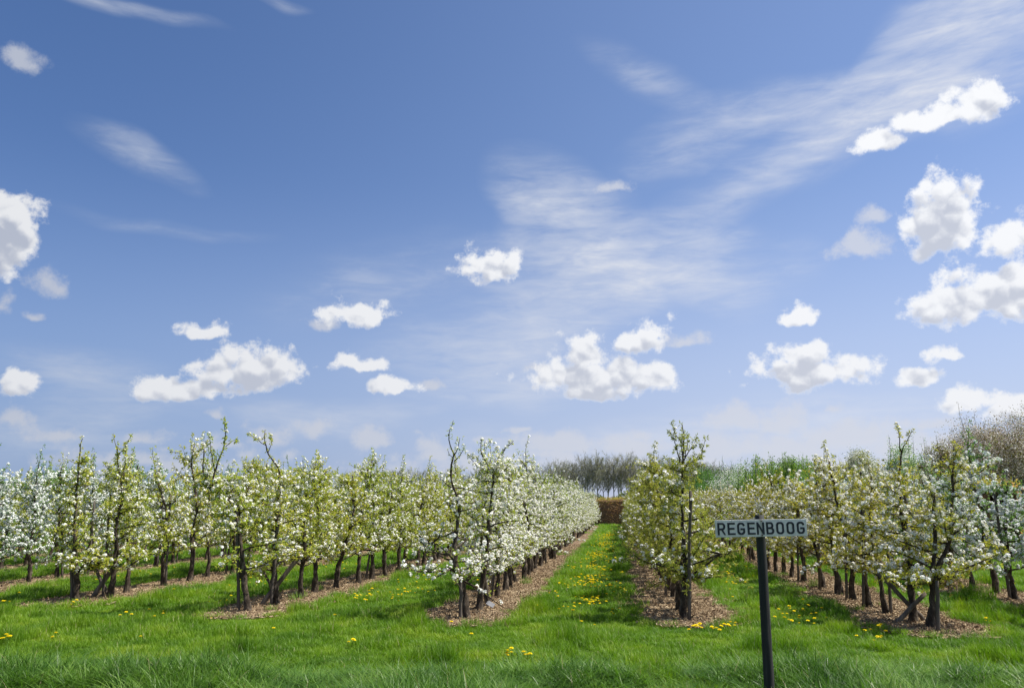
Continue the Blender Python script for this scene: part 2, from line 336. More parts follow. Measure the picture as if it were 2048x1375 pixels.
M['chip'] = leafy('wood_chip', [(0.104, 0.068, 0.041), (0.207, 0.143, 0.083), (0.311, 0.227, 0.14), (0.456, 0.368, 0.241)], .0, .9, spec=.1)

# ------------------------------------------------------------------ rows of the orchard
ROWX = {0: -12.55, 1: -9.1, 2: -5.62, 3: -2.2, 4: .90, 5: 4.15, 6: 6.85}
for k in range(1, 7): ROWX[-k] = -12.55 - 3.45 * k
def G(*pxs): return [ground_at(*p)[:2] for p in pxs]
FRONT = {   # trunk feet read off the photograph, front to back
    1: G((153, 1205), (218, 1199), (252, 1190), (325, 1175), (379, 1165)),
    2: G((497, 1226), (554, 1213), (602, 1199), (628, 1189), (671, 1180), (717, 1170), (743, 1162), (771, 1155), (790, 1150), (814, 1145)),
    3: G((935, 1240), (958, 1224), (977, 1211), (996, 1196)),
    4: G((1367, 1241)),
    5: G((1863, 1260), (1826, 1248), (1773, 1231), (1742, 1219), (1706, 1203), (1676, 1192), (1646, 1180), (1609, 1166), (1584, 1158), (1569, 1151), (1551, 1146), (1539, 1141)),
    6: G(),
}
rs = random.Random(11)
STARTY = {0: 13.2, 6: 9.0}
END = 66.0
trees = []      # (row, index, x, y)
for r in sorted(ROWX):
    pts = [tuple(p) for p in FRONT.get(r, [])]
    y = pts[-1][1] + .9 if pts else STARTY.get(r, 13.6)
    xl = pts[-1][0] if pts else ROWX[r]
    k = 0
    while y < END:
        w = min(1, k / 6); pts.append(((1 - w) * xl + w * ROWX[r] + rs.uniform(-.06, .06), y)); y += .9 + rs.uniform(-.12, .12); k += 1
    for i, p in enumerate(pts): trees.append((r, i, p[0], p[1]))
ROWSTART = {r: min(t[3] for t in trees if t[0] == r) for r in ROWX}
def strip_centre(r, y):
    if r in FRONT and FRONT[r]:
        f = FRONT[r]; x0, y0 = f[0]; x1, y1 = f[-1]
        if len(f) == 1: return ROWX[r] + 0 * y
        w = np.clip((y - y0) / (y1 + 5 - y0), 0, 1); return (1 - w) * x0 + w * ROWX[r]
    return ROWX[r] + 0 * y
def wob(r, y, s): return .07 * np.sin(y * 2.1 + r * 3 + s) + .05 * np.sin(y * 5.3 + r + 2 * s) + .03 * np.sin(y * 11.7 + s)
def half_width(r, y, s):
    w = .76 + wob(r, y, s)
    if r in (3, 4, 5): w = w + .06
    t = np.clip((y - (ROWSTART[r] - .75)) / .85, 0, 1)
    return w * np.sqrt(1 - (1 - t) ** 2)
def on_mulch(x, y, margin=0.0):
    m = np.zeros(np.shape(x), bool)
    for r in ROWX:
        d = x - strip_centre(r, y)
        ok = y > ROWSTART[r] - .75
        m |= ok & (d < half_width(r, y, 1.0) - margin) & (d > -half_width(r, y, 4.0) + margin) & (y < END + .5)
    return m

# ground and mulch strips
mb = MB(); R_ = 2500
xs = np.array([-R_, R_]); mb.add([(-R_, -R_, 0), (R_, -R_, 0), (R_, R_, 0), (-R_, R_, 0)], [(0, 1, 2), (0, 2, 3)])
tag(mb.build('grass_ground', M['ground']), kind='structure')
for r in ROWX:
    mb = MB(); ys = np.concatenate([np.linspace(ROWSTART[r] - .745, ROWSTART[r] + 1, 30), np.arange(ROWSTART[r] + 1.1, END + .5, .12)])
    c = strip_centre(r, ys) + 0 * ys; hl = half_width(r, ys, 4.0); hr = half_width(r, ys, 1.0)
    rg = np.random.default_rng(50 + r)
    cols = [(-1, -.012), (-.85, .012), (-.4, .03), (0, .035), (.4, .03), (.85, .012), (1, -.012)]
    V = []
    for u, z in cols: V.append(np.stack([c + (hl if u < 0 else hr) * u, ys, z + (rg.normal(0, .006, len(ys)) if abs(u) < .9 else 0 * ys)], -1))
    V = np.stack(V, 1); n = len(cols); i = np.arange(len(ys) - 1)[:, None] * n + np.arange(n - 1)[None]
    f = np.concatenate([np.stack([i, i + 1, i + n + 1], -1).reshape(-1, 3), np.stack([i, i + n + 1, i + n], -1).reshape(-1, 3)])
    mb.add(V.reshape(-1, 3), f); tag(mb.build('mulch_strip', M['mulch'], smooth=True), kind='structure')

# ------------------------------------------------------------------ scattering of stuff by geometry nodes
def scatter(name, P, rot, scl, pick, meshes, label, cat):
    me = bpy.data.meshes.new(name); me.vertices.add(len(P)); me.vertices.foreach_set('co', np.asarray(P, np.float32).ravel())
    for nm, ty, dat in (('rot', 'FLOAT_VECTOR', rot), ('scl', 'FLOAT_VECTOR', scl), ('pick', 'INT', pick)):
        at = me.attributes.new(nm, ty, 'POINT'); at.data.foreach_set('vector' if ty != 'INT' else 'value', np.asarray(dat, np.float32 if ty != 'INT' else np.int32).ravel())
    o = bpy.data.objects.new(name, me); COL.objects.link(o)
    cl = bpy.data.collections.new(name + '_pieces')
    for i, m in enumerate(meshes): cl.objects.link(bpy.data.objects.new('%s_piece_%02d' % (name, i), m))
    ng = bpy.data.node_groups.new(name + '_scatter', 'GeometryNodeTree')
    ng.interface.new_socket('Geometry', in_out='INPUT', socket_type='NodeSocketGeometry'); ng.interface.new_socket('Geometry', in_out='OUTPUT', socket_type='NodeSocketGeometry')
    N = ng.nodes.new; L = ng.links.new
    gi = N('NodeGroupInput'); go = N('NodeGroupOutput'); ip = N('GeometryNodeInstanceOnPoints'); ci = N('GeometryNodeCollectionInfo')
    ci.inputs['Collection'].default_value = cl; ci.inputs['Separate Children'].default_value = True; ci.inputs['Reset Children'].default_value = True
    def na(nm, ty):
        n = N('GeometryNodeInputNamedAttribute'); n.data_type = ty; n.inputs[0].default_value = nm; return n.outputs[0]
    L(gi.outputs[0], ip.inputs['Points']); L(ci.outputs[0], ip.inputs['Instance']); ip.inputs['Pick Instance'].default_value = True
    L(na('pick', 'INT'), ip.inputs['Instance Index']); L(na('rot', 'FLOAT_VECTOR'), ip.inputs['Rotation']); L(na('scl', 'FLOAT_VECTOR'), ip.inputs['Scale'])
    L(ip.outputs[0], go.inputs[0])
    md = o.modifiers.new('scatter', 'NODES'); md.node_group = ng
    return tag(o, label, cat, kind='stuff')

rng = np.random.default_rng(3)
def tuft(rng, n, rad, lo, hi, w, segs, lean, mat, dry=0):
    mb = MB()
    for k in range(n):
        a = rng.uniform(0, 2 * np.pi); rr = rad * math.sqrt(rng.uniform()); b = np.array([rr * math.cos(a), rr * math.sin(a), -.01])
        h = rng.uniform(lo, hi); az = rng.uniform(0, 2 * np.pi); ln = lean * rng.uniform(.2, 1.0)
        d = np.array([math.cos(az), math.sin(az), 0]); sd = np.array([-d[1], d[0], 0]); ww = w * rng.uniform(.7, 1.2)
        tw = rng.uniform(-.6, .6); sd = sd * math.cos(tw) + d * math.sin(tw)
        V = []
        for s in range(segs):
            t = s / segs; p = b + d * h * ln * t * t + np.array([0, 0, h * (t - .25 * ln * t * t)])
            V += [p - sd * ww / 2 * (1 - .5 * t), p + sd * ww / 2 * (1 - .5 * t)]
        V.append(b + d * h * ln + np.array([0, 0, h * (1 - .25 * ln)])); f = []
        for s in range(segs - 1): f += [(2 * s, 2 * s + 1, 2 * s + 3), (2 * s, 2 * s + 3, 2 * s + 2)]
        f.append((2 * segs - 2, 2 * segs - 1, 2 * segs)); mb.add(V, f, 1 if k < dry else 0)
    return mb.mesh('grass_tuft', [mat, M['dry']])
def frustum_pts(rng, n, y0, y1, pad=1.5):
    """points on the ground the camera can see, with a margin all round"""
    out = []
    tot = 0
    while tot < n:
        dep = np.sqrt(rng.uniform(y0 ** 2, y1 ** 2, n)); lat = rng.uniform(-1, 1, n) * (dep * .68 + pad)
        right = np.array([math.cos(YAW), math.sin(YAW)]); fw = HEAD[:2]
        p = dep[:, None] * fw + lat[:, None] * right; out.append(p); tot += n
    return np.concatenate(out)[:n]
def noise2(x, y, s=1.0, seed=0):
    rr = np.random.default_rng(seed); v = 0
    for i in range(7):
        a = rr.uniform(0, 6.28); k = s * rr.uniform(.6, 2.2); v = v + np.sin((x * math.cos(a) + y * math.sin(a)) * k + rr.uniform(0, 6.28))
    return v / 3.0
# mown grass
short = [tuft(rng, 70, .11, .035, .085, .0055, 2, .9, M['grass']) for _ in range(4)] + [tuft(rng, 70, .10, .07, .14, .006, 3, .9, M['grass'], 1) for _ in range(3)]
PP, SC, PK = [], [], []
BAND = 8.1
for n, a, b, sc in ((15000, 4.5, 13.0, 1.0), (17000, 13.0, 22, 1.35), (15000, 22, 40, 2.0), (12000, 40, 68, 3.2)):
    p = frustum_pts(rng, n, a, b); x, y = p.T
    keep = ~on_mulch(x, y, .06) | (rng.uniform(size=len(p)) < .008); p = p[keep]; x, y = p.T
    nn = noise2(x, y, 1.6, 4); hz = rng.uniform(.7, 1.15, len(p)) * (1 + .35 * np.clip(nn, -.7, 1))
    # ranker grass along the edge of the mulch and in the shade of the trees
    edge = on_mulch(x, y, -.16); hz = np.where(edge, hz * 1.35, hz)
    n3 = noise2(x, y, 3.4, 31); hz = hz * np.where(n3 > .75, 1.7, 1.0)
    pk = np.where(rng.uniform(size=len(p)) < np.where(edge | (n3 > .75), .8, .15 + .3 * (nn > .4)), rng.integers(4, 7, len(p)), rng.integers(0, 4, len(p)))
    PP.append(p); SC.append(np.stack([np.full(len(p), sc), np.full(len(p), sc), hz * (1 + (sc - 1) * .18)], -1)); PK.append(pk)
PP = np.concatenate(PP); SC = np.concatenate(SC); PK = np.concatenate(PK); Z = np.zeros(len(PP))
rot = np.stack([Z, Z, rng.uniform(0, 6.28, len(PP))], -1)
scatter('mown_grass', np.column_stack([PP, Z]), rot, SC, PK, short, 'short bright green grass covering the aisles and the headland', 'grass')
# long grass in front
longt = [tuft(rng, 46, .11, .12, .27, .0105, 5, 1.5, M['grass_long'], 0) for _ in range(5)] + [tuft(rng, 38, .11, .16, .34, .009, 4, 1.3, M['grass_long'], 0), tuft(rng, 38, .11, .16, .34, .009, 5, 1.3, M['grass_long'], 0), tuft(rng, 38, .11, .16, .36, .0045, 5, 1.3, M['grass_long'], 1)]
p = frustum_pts(rng, 8500, 4.0, 9.4, 1.2); x, y = p.T; dep = p @ HEAD[:2]
lim = BAND + .28 * noise2(x, y, 1.5, 9) - .12 * x * (x < 0) * 0 
fall = (dep - lim); keep = (fall < 0) | (rng.uniform(size=len(p)) < np.exp(-np.clip(fall, 0, 9) / .18) * .6)
p = p[keep]; x, y = p.T; dep = p @ HEAD[:2]
nn = noise2(x, y, 2.3, 21)
hs = np.clip((BAND + .5 - dep) / .9, .35, 1) * (.92 + .50 * np.clip(nn, -1, 1.2)) * rng.uniform(.75, 1.15, len(p))
scatter('long_grass', np.column_stack([p, np.zeros(len(p))]), np.stack([rng.normal(0, .12, len(p)), rng.normal(0, .12, len(p)), rng.uniform(0, 6.28, len(p))], -1),
        np.stack([np.full(len(p), 1.05), np.full(len(p), 1.05), hs], -1), np.minimum(7, rng.integers(0, 30, len(p)) // 4), longt, 'long uncut bluish green grass along the bottom of the photo', 'long grass')
# wood chips on the mulch
def chips(rng):
    mb = MB()
    for k in range(46):
        R = np.array(Euler((rng.normal(0, .35), rng.normal(0, .35), rng.uniform(0, 6.28))).to_matrix())
        c = (rng.uniform(-.15, .15), rng.uniform(-.15, .15), rng.uniform(.0, .016)); l = rng.uniform(.012, .045)
        if rng.uniform() < .15: l = rng.uniform(.06, .13)
        mb.box(c, (l, rng.uniform(.004, .014) if l > .05 else rng.uniform(.008, .022), rng.uniform(.002, .006)), R)
    return mb.mesh('wood_chips', [M['chip']])
ch = [chips(rng) for _ in range(5)]
p = np.concatenate([frustum_pts(rng, 26000, 8.5, 20), frustum_pts(rng, 12000, 20, 34)]); p = p[on_mulch(p[:, 0], p[:, 1], .04)]
scatter('wood_chips', np.column_stack([p, np.full(len(p), .026)]), np.stack([np.zeros(len(p))] * 2 + [rng.uniform(0, 6.28, len(p))], -1), np.full((len(p), 3), 1.0) * rng.uniform(.8, 1.4, (len(p), 1)),
        rng.integers(0, 5, len(p)), ch, 'brown wood chips strewn over the bare strips under the pear trees', 'wood chips')

# ------------------------------------------------------------------ pear trees
TYPES = {   # pb: share of blossom clusters, leaf: leaves per cluster
    'A': dict(pb=.34, leaf=(5, 9), lw=.022, ll=(.032, .055), droop=.25, mat='leaf_A', petal='petal', fl=(11, 16), fs=1.08, clus=1.0),
    'B': dict(pb=.58, leaf=(3, 6), lw=.020, ll=(.028, .048), droop=.15, mat='leaf_B', petal='petal', fl=(10, 15), fs=1.08, clus=1.05),
    'C': dict(pb=.15, leaf=(7, 11), lw=.014, ll=(.035, .060), droop=.55, mat='leaf_C', petal='petal', fl=(12, 17), fs=1.18, clus=1.0),
    'D': dict(pb=.32, leaf=(5, 9), lw=.015, ll=(.032, .055), droop=.45, mat='leaf_D', petal='petal', fl=(11, 16), fs=1.16, clus=.95),
    'E': dict(pb=.62, leaf=(4, 7), lw=.022, ll=(.035, .055), droop=.1, mat='leaf_E', petal='petal_cool', fl=(11, 16), fs=1.2, clus=1.1),
}
def resample(poly, step=.11):
    poly = np.asarray(poly, float); s = np.concatenate([[0], np.cumsum(np.linalg.norm(np.diff(poly, axis=0), axis=1))])
    t = np.linspace(0, s[-1], max(3, int(s[-1] / step) + 1)); out = np.stack([np.interp(t, s, poly[:, i]) for i in range(3)], -1)
    if len(out) > 4:
        for _ in range(2): out[1:-1] = .25 * out[:-2] + .5 * out[1:-1] + .25 * out[2:]
    return out
def make_pear(seed, ty, trunk=None, limbs=(), H=None, bare_top=False, spread=1.0, sprouts=None, dens=1.0):
    """returns (wood, leaves, petals) as three MBs; trunk / limbs are polylines with end radii in local metres"""
    rg = np.random.default_rng(seed); T = TYPES[ty]; wood, leaves, petals = MB(), MB(), MB()
    if H is None: H = rg.uniform(2.0, 2.5)
    if trunk is None:
        n = 12; z = np.linspace(0, H, n); wx = np.cumsum(rg.normal(0, .042, n)); wy = np.cumsum(rg.normal(0, .035, n)); wx -= wx[0]; wy -= wy[0]
        kink = rg.uniform(.9, 1.7); ka = rg.uniform(0, 6.28); kk = np.clip(z - kink, 0, 1) * rg.uniform(0, .35)
        trunk = np.stack([wx + kk * math.cos(ka), wy + kk * math.sin(ka) * .6, z], -1); trunk[0, 2] = -.04
    tp = resample(trunk, .09); s = np.linspace(0, 1, len(tp)); zz = tp[:, 2]
    tp[2:-1, :2] += rg.normal(0, .006, (len(tp) - 3, 2))
    r = .056 * (1 - .25 * np.clip(zz / .6, 0, 1)) * np.interp(zz, [0, .6, 1.0, 1.5, 1.9, 2.4, 3], [1, 1, .74, .58, .44, .26, .13])
    r = r + .018 * np.exp(-np.clip(zz, 0, 9) / .08); r *= (1 + .12 * np.sin(zz * 9 + seed)); r[0] *= 1.05
    wood.tube(tp, r, 10, 0, .13, rg)
    att = []   # cluster sites: position, outward direction, height fraction
    spines = []
    def bez(p0, d0, L, up, n=6):
        pts = [p0]; d = np.array(d0, float)
        for i in range(n - 1):
            d = unit(d + np.array([0, 0, up / n]) + rg.normal(0, .16, 3)); pts.append(pts[-1] + d * L / (n - 1))
        return np.array(pts)
    def sites(pts, start, step):
        seg = np.linalg.norm(np.diff(pts, axis=0), axis=1).sum(); m = max(1, int(seg / step))
        for u in np.linspace(start, 1, m):
            q = u * (len(pts) - 1); i = min(int(q), len(pts) - 2); p = pts[i] + (pts[i + 1] - pts[i]) * (q - i); att.append((p, unit(pts[i + 1] - pts[i])))
    spines.append(tp)
    for poly, r0, r1 in limbs:
        lp = resample(poly, .08); lp[1:-1] += rg.normal(0, .007, (len(lp) - 2, 3)); wood.tube(lp, np.linspace(r0, r1, len(lp)), 6, 0, .08, rg)
        if r0 > .015: spines.append(lp)
        sites(lp, .45 if r0 < .015 else .3, .045)
    nl = int(rg.integers(23, 28) * (1 if not limbs else 1.05)); golden = rg.uniform(0, 6.28)
    for k in range(nl):
        sp = spines[0] if len(spines) == 1 or rg.uniform() < .62 else spines[rg.integers(1, len(spines))]
        cand = np.where((sp[:, 2] > .50) & (sp[:, 2] < (1.95 if bare_top else H - .1)))[0]
        if len(cand) == 0: continue
        if sp is tp: zt = .52 + (min(H, sp[:, 2].max()) - .62) * ((k + rg.uniform(0, 1)) / nl) ** 1.05; i = cand[np.argmin(abs(sp[cand, 2] - zt))]
        else: i = cand[rg.integers(len(cand))]
        p0 = sp[i]; z = p0[2]; golden += 2.4 + rg.normal(0, .3)
        L = (.84 - .60 * np.clip((z - .5) / 1.7, 0, 1)) * rg.uniform(.6, 1.15) * spread
        d0 = np.array([math.cos(golden), math.sin(golden), rg.uniform(-.12, .35)]); lp = bez(p0, d0, L, rg.uniform(-.3, .9))
        wood.tube(lp, np.linspace(.017 if z < 1.5 else .011, .004, len(lp)), 5, 0, .08, rg, cap=False)
        sites(lp, .22, .05)
        for q in range(rg.integers(5, 8)):
            i = rg.integers(1, len(lp)); d = unit(rg.normal(size=3) + np.array([d0[0], d0[1], 0]) * .7 + np.array([0, 0, .45]))
            tw = bez(lp[i], d, rg.uniform(.10, .34) * spread, .3, 4); wood.tube(tw, np.linspace(.005, .0022, 4), 3, 1, cap=False); sites(tw, .2, .055)
    ns = sprouts if sprouts is not None else rg.integers(2, 5)
    for k in range(ns):    # upright water shoots
        sp = tp; i = rg.integers(int(len(sp) * .72), len(sp)); d = unit(np.array([rg.normal(0, .22), rg.normal(0, .22), 1]))
        tw = bez(sp[i], d, rg.uniform(.22, .62), .3, 5); wood.tube(tw, np.linspace(.008, .0025, 5), 4, 1, cap=False); sites(tw, .25, .06)
    sites(tp[int(len(tp) * .55):], 0, .08)
    P = np.array([a[0] for a in att]); Dr = np.array([a[1] for a in att])
    keep = rg.uniform(size=len(P)) < T['clus'] * .98 * dens; P, Dr = P[keep], Dr[keep]; n = len(P)
    out = unit(rg.normal(size=(n, 3)) + np.array([0, 0, .55])); C = P + out * rg.uniform(.012, .04, (n, 1))
    # whole limbs tend to carry either much or little blossom
    nz = noise2(C[:, 0] * 1.0, C[:, 2] * 1.3 + C[:, 1], 4.0, seed)
    topf = np.clip((C[:, 2] - 1.9) / .6, 0, 1)
    isb = rg.uniform(size=n) < np.clip(T['pb'] * (1 + .45 * nz) * (1 - .45 * topf), .02, .97)
    # leaves
    cnt = rg.integers(*T['leaf'], n); cnt = np.where(isb, np.maximum(2, cnt // 2 + 1), cnt); idx = np.repeat(np.arange(n), cnt); m = len(idx)
    ld = unit(rg.normal(size=(m, 3)) + out[idx] * .7 + np.array([0, 0, .15 - T['droop']])); nr = unit(rg.normal(size=(m, 3)) * .6 + np.array([0, 0, 1.0]))
    ll = rg.uniform(*T['ll'], m) * 1.12; leaves.kites(C[idx] + ld * rg.uniform(.0, .012, (m, 1)), ld, nr, ll, ll / .05 * T['lw'] * rg.uniform(.8, 1.2, m), 0, .55, .45, .12)
    # flowers: each cluster a dome of five-petalled blossoms
    bi = np.where(isb)[0]; fc = rg.integers(*T['fl'], len(bi)); idx = np.repeat(bi, fc); m = len(idx)
    if m:
        fd = unit(rg.normal(size=(m, 3)) * .85 + np.array([0, 0, .75]) + out[idx] * .4); fr = rg.uniform(.017, .028, (m, 1)) * T['fs']
        fcn = C[idx] + fd * fr + np.array([0, 0, .01]); up = unit(fd + rg.normal(0, .25, (m, 3)))
        a = unit(np.cross(up, rand_dirs(rg, m))); b = np.cross(up, a); R = rg.uniform(.0125, .0165, m) * T['fs']
        for k in range(5):
            th = k * 2 * math.pi / 5 + .2; d = a * math.cos(th) + b * math.sin(th) + up * .28
            petals.kites(fcn, d, up, R, R * 1.05, 0, .10, .62, -.05)
    return wood, leaves, petals
def pear_parts(tree, root, ty):
    w, l, p = tree
    w.build('trunk', [M['bark'], M['twig']], root, True); l.build('leaves', M[TYPES[ty]['mat']], root); p.build('blossom', M[TYPES[ty]['petal']], root)

def PX(base, pts, off=0.0):
    """polyline in pixels, standing at the depth of a trunk foot, as local metres"""
    D = depth_of(base) ; b = np.array([base[0], base[1], 0])
    return np.array([at_depth(x, y, D) - b + HEAD * off * i / max(1, len(pts) - 1) for i, (x, y) in enumerate(pts)])
HERO = {
 (3, 0): dict(trunk=[(935, 1243), (930, 1199), (926, 1163), (915, 1149), (908, 1119), (911, 1078), (916, 1038), (919, 1006), (911, 985), (901, 961), (901, 941), (907, 917), (908, 905)],
    limbs=[([(908, 907), (901, 896), (894, 875), (905, 860), (908, 846)], .011, .004), ([(907, 912), (919, 899), (921, 877)], .009, .004), ([(908, 922), (918, 912), (929, 895)], .009, .004),
           ([(906, 915), (899, 908), (896, 898)], .006, .003), ([(909, 1128), (894, 1100), (868, 1086), (838, 1084)], .016, .006), ([(912, 1142), (889, 1128), (888, 1150), (866, 1128), (845, 1146)], .02, .007),
           ([(928, 1165), (945, 1148), (962, 1128), (985, 1112)], .022, .008)], H=2.2, bare_top=True, sprouts=0, spread=.9, dens=.48),
 (3, 1): dict(trunk=[(958, 1226), (964, 1163), (974, 1111), (976, 1062), (982, 1002), (986, 969), (988, 941)],
    limbs=[([(988, 945), (970, 921), (960, 906), (964, 880)], .018, .005), ([(988, 943), (998, 921), (1008, 897), (1027, 881)], .022, .005), ([(972, 922), (968, 902), (968, 880)], .008, .004),
           ([(985, 955), (981, 915), (981, 878)], .008, .003), ([(1000, 918), (996, 905), (994, 893)], .006, .003), ([(955, 935), (946, 920), (936, 908)], .007, .003)], H=2.3, sprouts=0),
 (4, 0): dict(trunk=[(1367, 1244), (1369, 1195), (1372, 1150), (1366, 1070), (1363, 1013), (1366, 977), (1364, 929), (1370, 880), (1364, 848)],
    limbs=[([(1364, 935), (1352, 895), (1340, 862)], .010, .003), ([(1366, 925), (1358, 890), (1362, 868)], .010, .003), ([(1368, 920), (1388, 890), (1397, 872)], .010, .003), ([(1369, 930), (1396, 920), (1404, 880)], .009, .003),
           ([(1370, 915), (1374, 885), (1376, 868)], .008, .003), ([(1376, 1160), (1405, 1130), (1438, 1105), (1470, 1098)], .020, .006), ([(1368, 1150), (1335, 1135), (1300, 1108)], .018, .006), ([(1368, 1165), (1400, 1150), (1440, 1140)], .015, .005)], H=2.5, sprouts=2, spread=1.12),
 (5, 0): dict(trunk=[(1863, 1263), (1865, 1183), (1868, 1150), (1879, 1127), (1901, 1082), (1903, 1042), (1905, 981), (1907, 921), (1908, 889)],
    limbs=[([(1867, 1152), (1870, 1103), (1871, 1040), (1871, 981)], .03, .018), ([(1868, 1165), (1900, 1150), (1935, 1128), (1965, 1130)], .018, .006), ([(1864, 1170), (1840, 1150), (1815, 1140)], .018, .006)], H=2.35, spread=1.05),
 (5, 1): dict(trunk=[(1826, 1251), (1822, 1170), (1819, 1102), (1806, 1054), (1800, 1001), (1798, 953), (1804, 900)],
    limbs=[([(1803, 905), (1798, 880), (1792, 844)], .010, .003), ([(1804, 902), (1812, 885), (1821, 864)], .008, .003)], H=2.25, sprouts=0),
 (2, 0): dict(trunk=[(497, 1229), (489, 1163), (486, 1127), (480, 1080), (474, 1040), (469, 1015), (461, 998), (424, 977), (404, 945), (408, 897)],
    limbs=[([(424, 975), (432, 933), (451, 893), (452, 870), (453, 836)], .018, .004), ([(451, 893), (466, 880), (472, 884)], .006, .003), ([(430, 945), (425, 910), (418, 870)], .009, .003), ([(474, 1030), (480, 985), (492, 950)], .018, .006)], H=2.1, sprouts=1),
 (2, 1): dict(trunk=[(554, 1217), (547, 1143), (553, 1070), (556, 1001), (560, 937), (535, 907), (529, 885), (530, 860)],
    limbs=[([(532, 890), (521, 886), (508, 873), (497, 866)], .007, .003), ([(536, 905), (546, 885), (545, 868)], .008, .003)], H=2.25, sprouts=0),
 (1, 0): dict(trunk=[(153, 1208), (152, 1143), (149, 1062), (153, 1001), (155, 961), (160, 901), (165, 876)], limbs=[([(150, 1142), (182, 1122), (214, 1112)], .016, .006)], H=2.55, sprouts=0, spread=.8),
 (1, 1): dict(trunk=[(218, 1202), (228, 1143), (234, 1090), (232, 1040), (246, 1000), (240, 950), (233, 910), (236, 892)], limbs=[([(243, 960), (256, 930), (262, 890)], .008, .003)], H=2.4),
}
ROWTYPE = {1: 'A', 2: 'A', 3: 'B', 4: 'C', 5: 'D', 6: 'E', 0: 'E', -1: 'A', -2: 'B', -3: 'A', -4: 'E', -5: 'A', -6: 'B'}
ORD = ['first', 'second', 'third', 'fourth', 'fifth', 'sixth', 'seventh', 'eighth', 'ninth', 'tenth', 'eleventh', 'twelfth', 'thirteenth', 'fourteenth']
ROWTXT = {3: 'the dense white row beside the dandelions', 2: 'the yellow-green slanting-brace row', 1: 'the left crossed-brace row',
          0: 'the white row behind the left crossed braces', 4: 'the olive row right of the dandelion aisle', 5: 'the crossed-brace row right of the sign', 6: 'the white row at the right edge'}
HERO_LABEL = {(3, 0): 'bent front pear tree with a bare twisted top, left of the central aisle',
    (3, 1): 'pear tree with a dark forked top directly behind the bare twisted one', (4, 0): 'front olive-leaved pear tree with upright shoots, just left of the name sign',
    (5, 0): 'front pear tree right of the sign, its thick limb curving up rightwards', (5, 1): 'pear tree with a tall thin shoot above the right crossed braces',
    (2, 0): 'leaning front pear tree whose tall top bends left, beside a slim stake', (2, 1): 'pear tree with a crooked top twig, behind the slanting brace',
    (1, 0): 'slim front pear tree with paired pale trunk, left of the crossed braces', (1, 1): 'pear tree growing through the crossed braces at left'}
def in_view(x, y, pad=60):
    a = to_px((x, y, 0)); b = to_px((x, y, 2.3))
    return a is not None and b is not None and -pad < (a[0] + b[0]) / 2 < 2048 + pad and b[1] < 1375
protos = {}; joined = []; joined_idx = {}
for ty in 'ABCDE':
    for v in range(6 if ty in 'ABD' else 4):
        protos[ty, v] = make_pear(100 + ord(ty) * 10 + v, ty)
meshes = {}
for key, (w, l, p) in protos.items():
    T = TYPES[key[0]]
    meshes[key] = (w.mesh('trunk', [M['bark'], M['twig']], True), l.mesh('leaves', [M[T['mat']]]), p.mesh('blossom', [M[T['petal']]]))
    if key[1] < 3:
        j = MB(); j.v, j.f, j.m, j.n = list(w.v), list(w.f), [np.array(q) for q in w.m], w.n
        j.join(l, 2); j.join(p, 3); joined_idx[key] = len(joined); joined.append(j.mesh('pear_tree', [M['bark'], M['twig'], M[T['mat']], M[T['petal']]]))
trees.sort(key=lambda t: math.hypot(t[2], t[3]))
vis = [t for t in trees if in_view(t[2], t[3])]
solo = set((t[0], t[1]) for t in vis[:300]); rest = []
rp = random.Random(5); counters = {}
KNOWN = {}
for r, i, x, y in sorted(trees, key=lambda t: (t[0], t[1])):
    ty = ROWTYPE[r]
    if (r, i) not in solo:
        if not in_view(x, y, 500): continue
        if y < 13 or (r in (0, 6) and y < 16): pass
        rest.append((r, i, x, y, ty)); continue
    root = empty('pear_tree', (x, y, 0))
    if (r, i) in HERO:
        h = dict(HERO[r, i]); base = (x, y); tr = PX(base, h.pop('trunk')); lb = [(PX(base, q[0], rp.uniform(-.25, .25)), q[1], q[2]) for q in h.pop('limbs')]
        tr[0, 2] = -.04
        pear_parts(make_pear(900 + r * 10 + i, ty, trunk=tr, limbs=lb, **h), root, ty); counters[r] = counters.get(r, 0) + 1
        tag(root, HERO_LABEL[r, i], 'pear tree', 'pear trees in the orchard rows'); continue
    counters[r] = counters.get(r, 0) + 1; c = counters[r]
    if r < 0: lab = 'distant pear tree in the %s row behind the white left row' % ['nearest', 'second', 'third', 'fourth', 'fifth', 'sixth'][-r - 1]
    elif c <= len(ORD): lab = '%s pear tree in %s' % (ORD[c - 1], ROWTXT[r])
    else: lab = 'far pear tree merging into ' + ROWTXT[r]
    tag(root, lab, 'pear tree', 'pear trees in the orchard rows')
    v = rp.randrange(6 if ty in 'ABD' else 4)
    if ty == 'B' and y < 16: root.scale = (1, 1, 1)
    for nm, me in zip(('trunk', 'leaves', 'blossom'), meshes[ty, v]):
        o = bpy.data.objects.new(nm, me); COL.objects.link(o); o.parent = root
    root.rotation_euler.z = rp.uniform(0, 6.28); s = rp.uniform(.88, 1.07); hz_ = {0: 1.16, 1: 1.10, 2: 1.07}.get(r, 1.08 if r < 0 else 1.0); root.scale = (s * rp.uniform(.85, 1.08), s * rp.uniform(.85, 1.08), s * hz_ * rp.uniform(.93, 1.10))
pk = [joined_idx[ty, rp.randrange(3)] for r, i, x, y, ty in rest]
scatter('far_pear_trees', [(x, y, 0) for r, i, x, y, ty in rest], [(0, 0, rp.uniform(0, 6.28)) for _ in rest], [(s, s, s) for s in [rp.uniform(.88, 1.05) for _ in rest]], pk, joined,
        'remaining pear trees at the far ends of the orchard rows', 'pear trees')

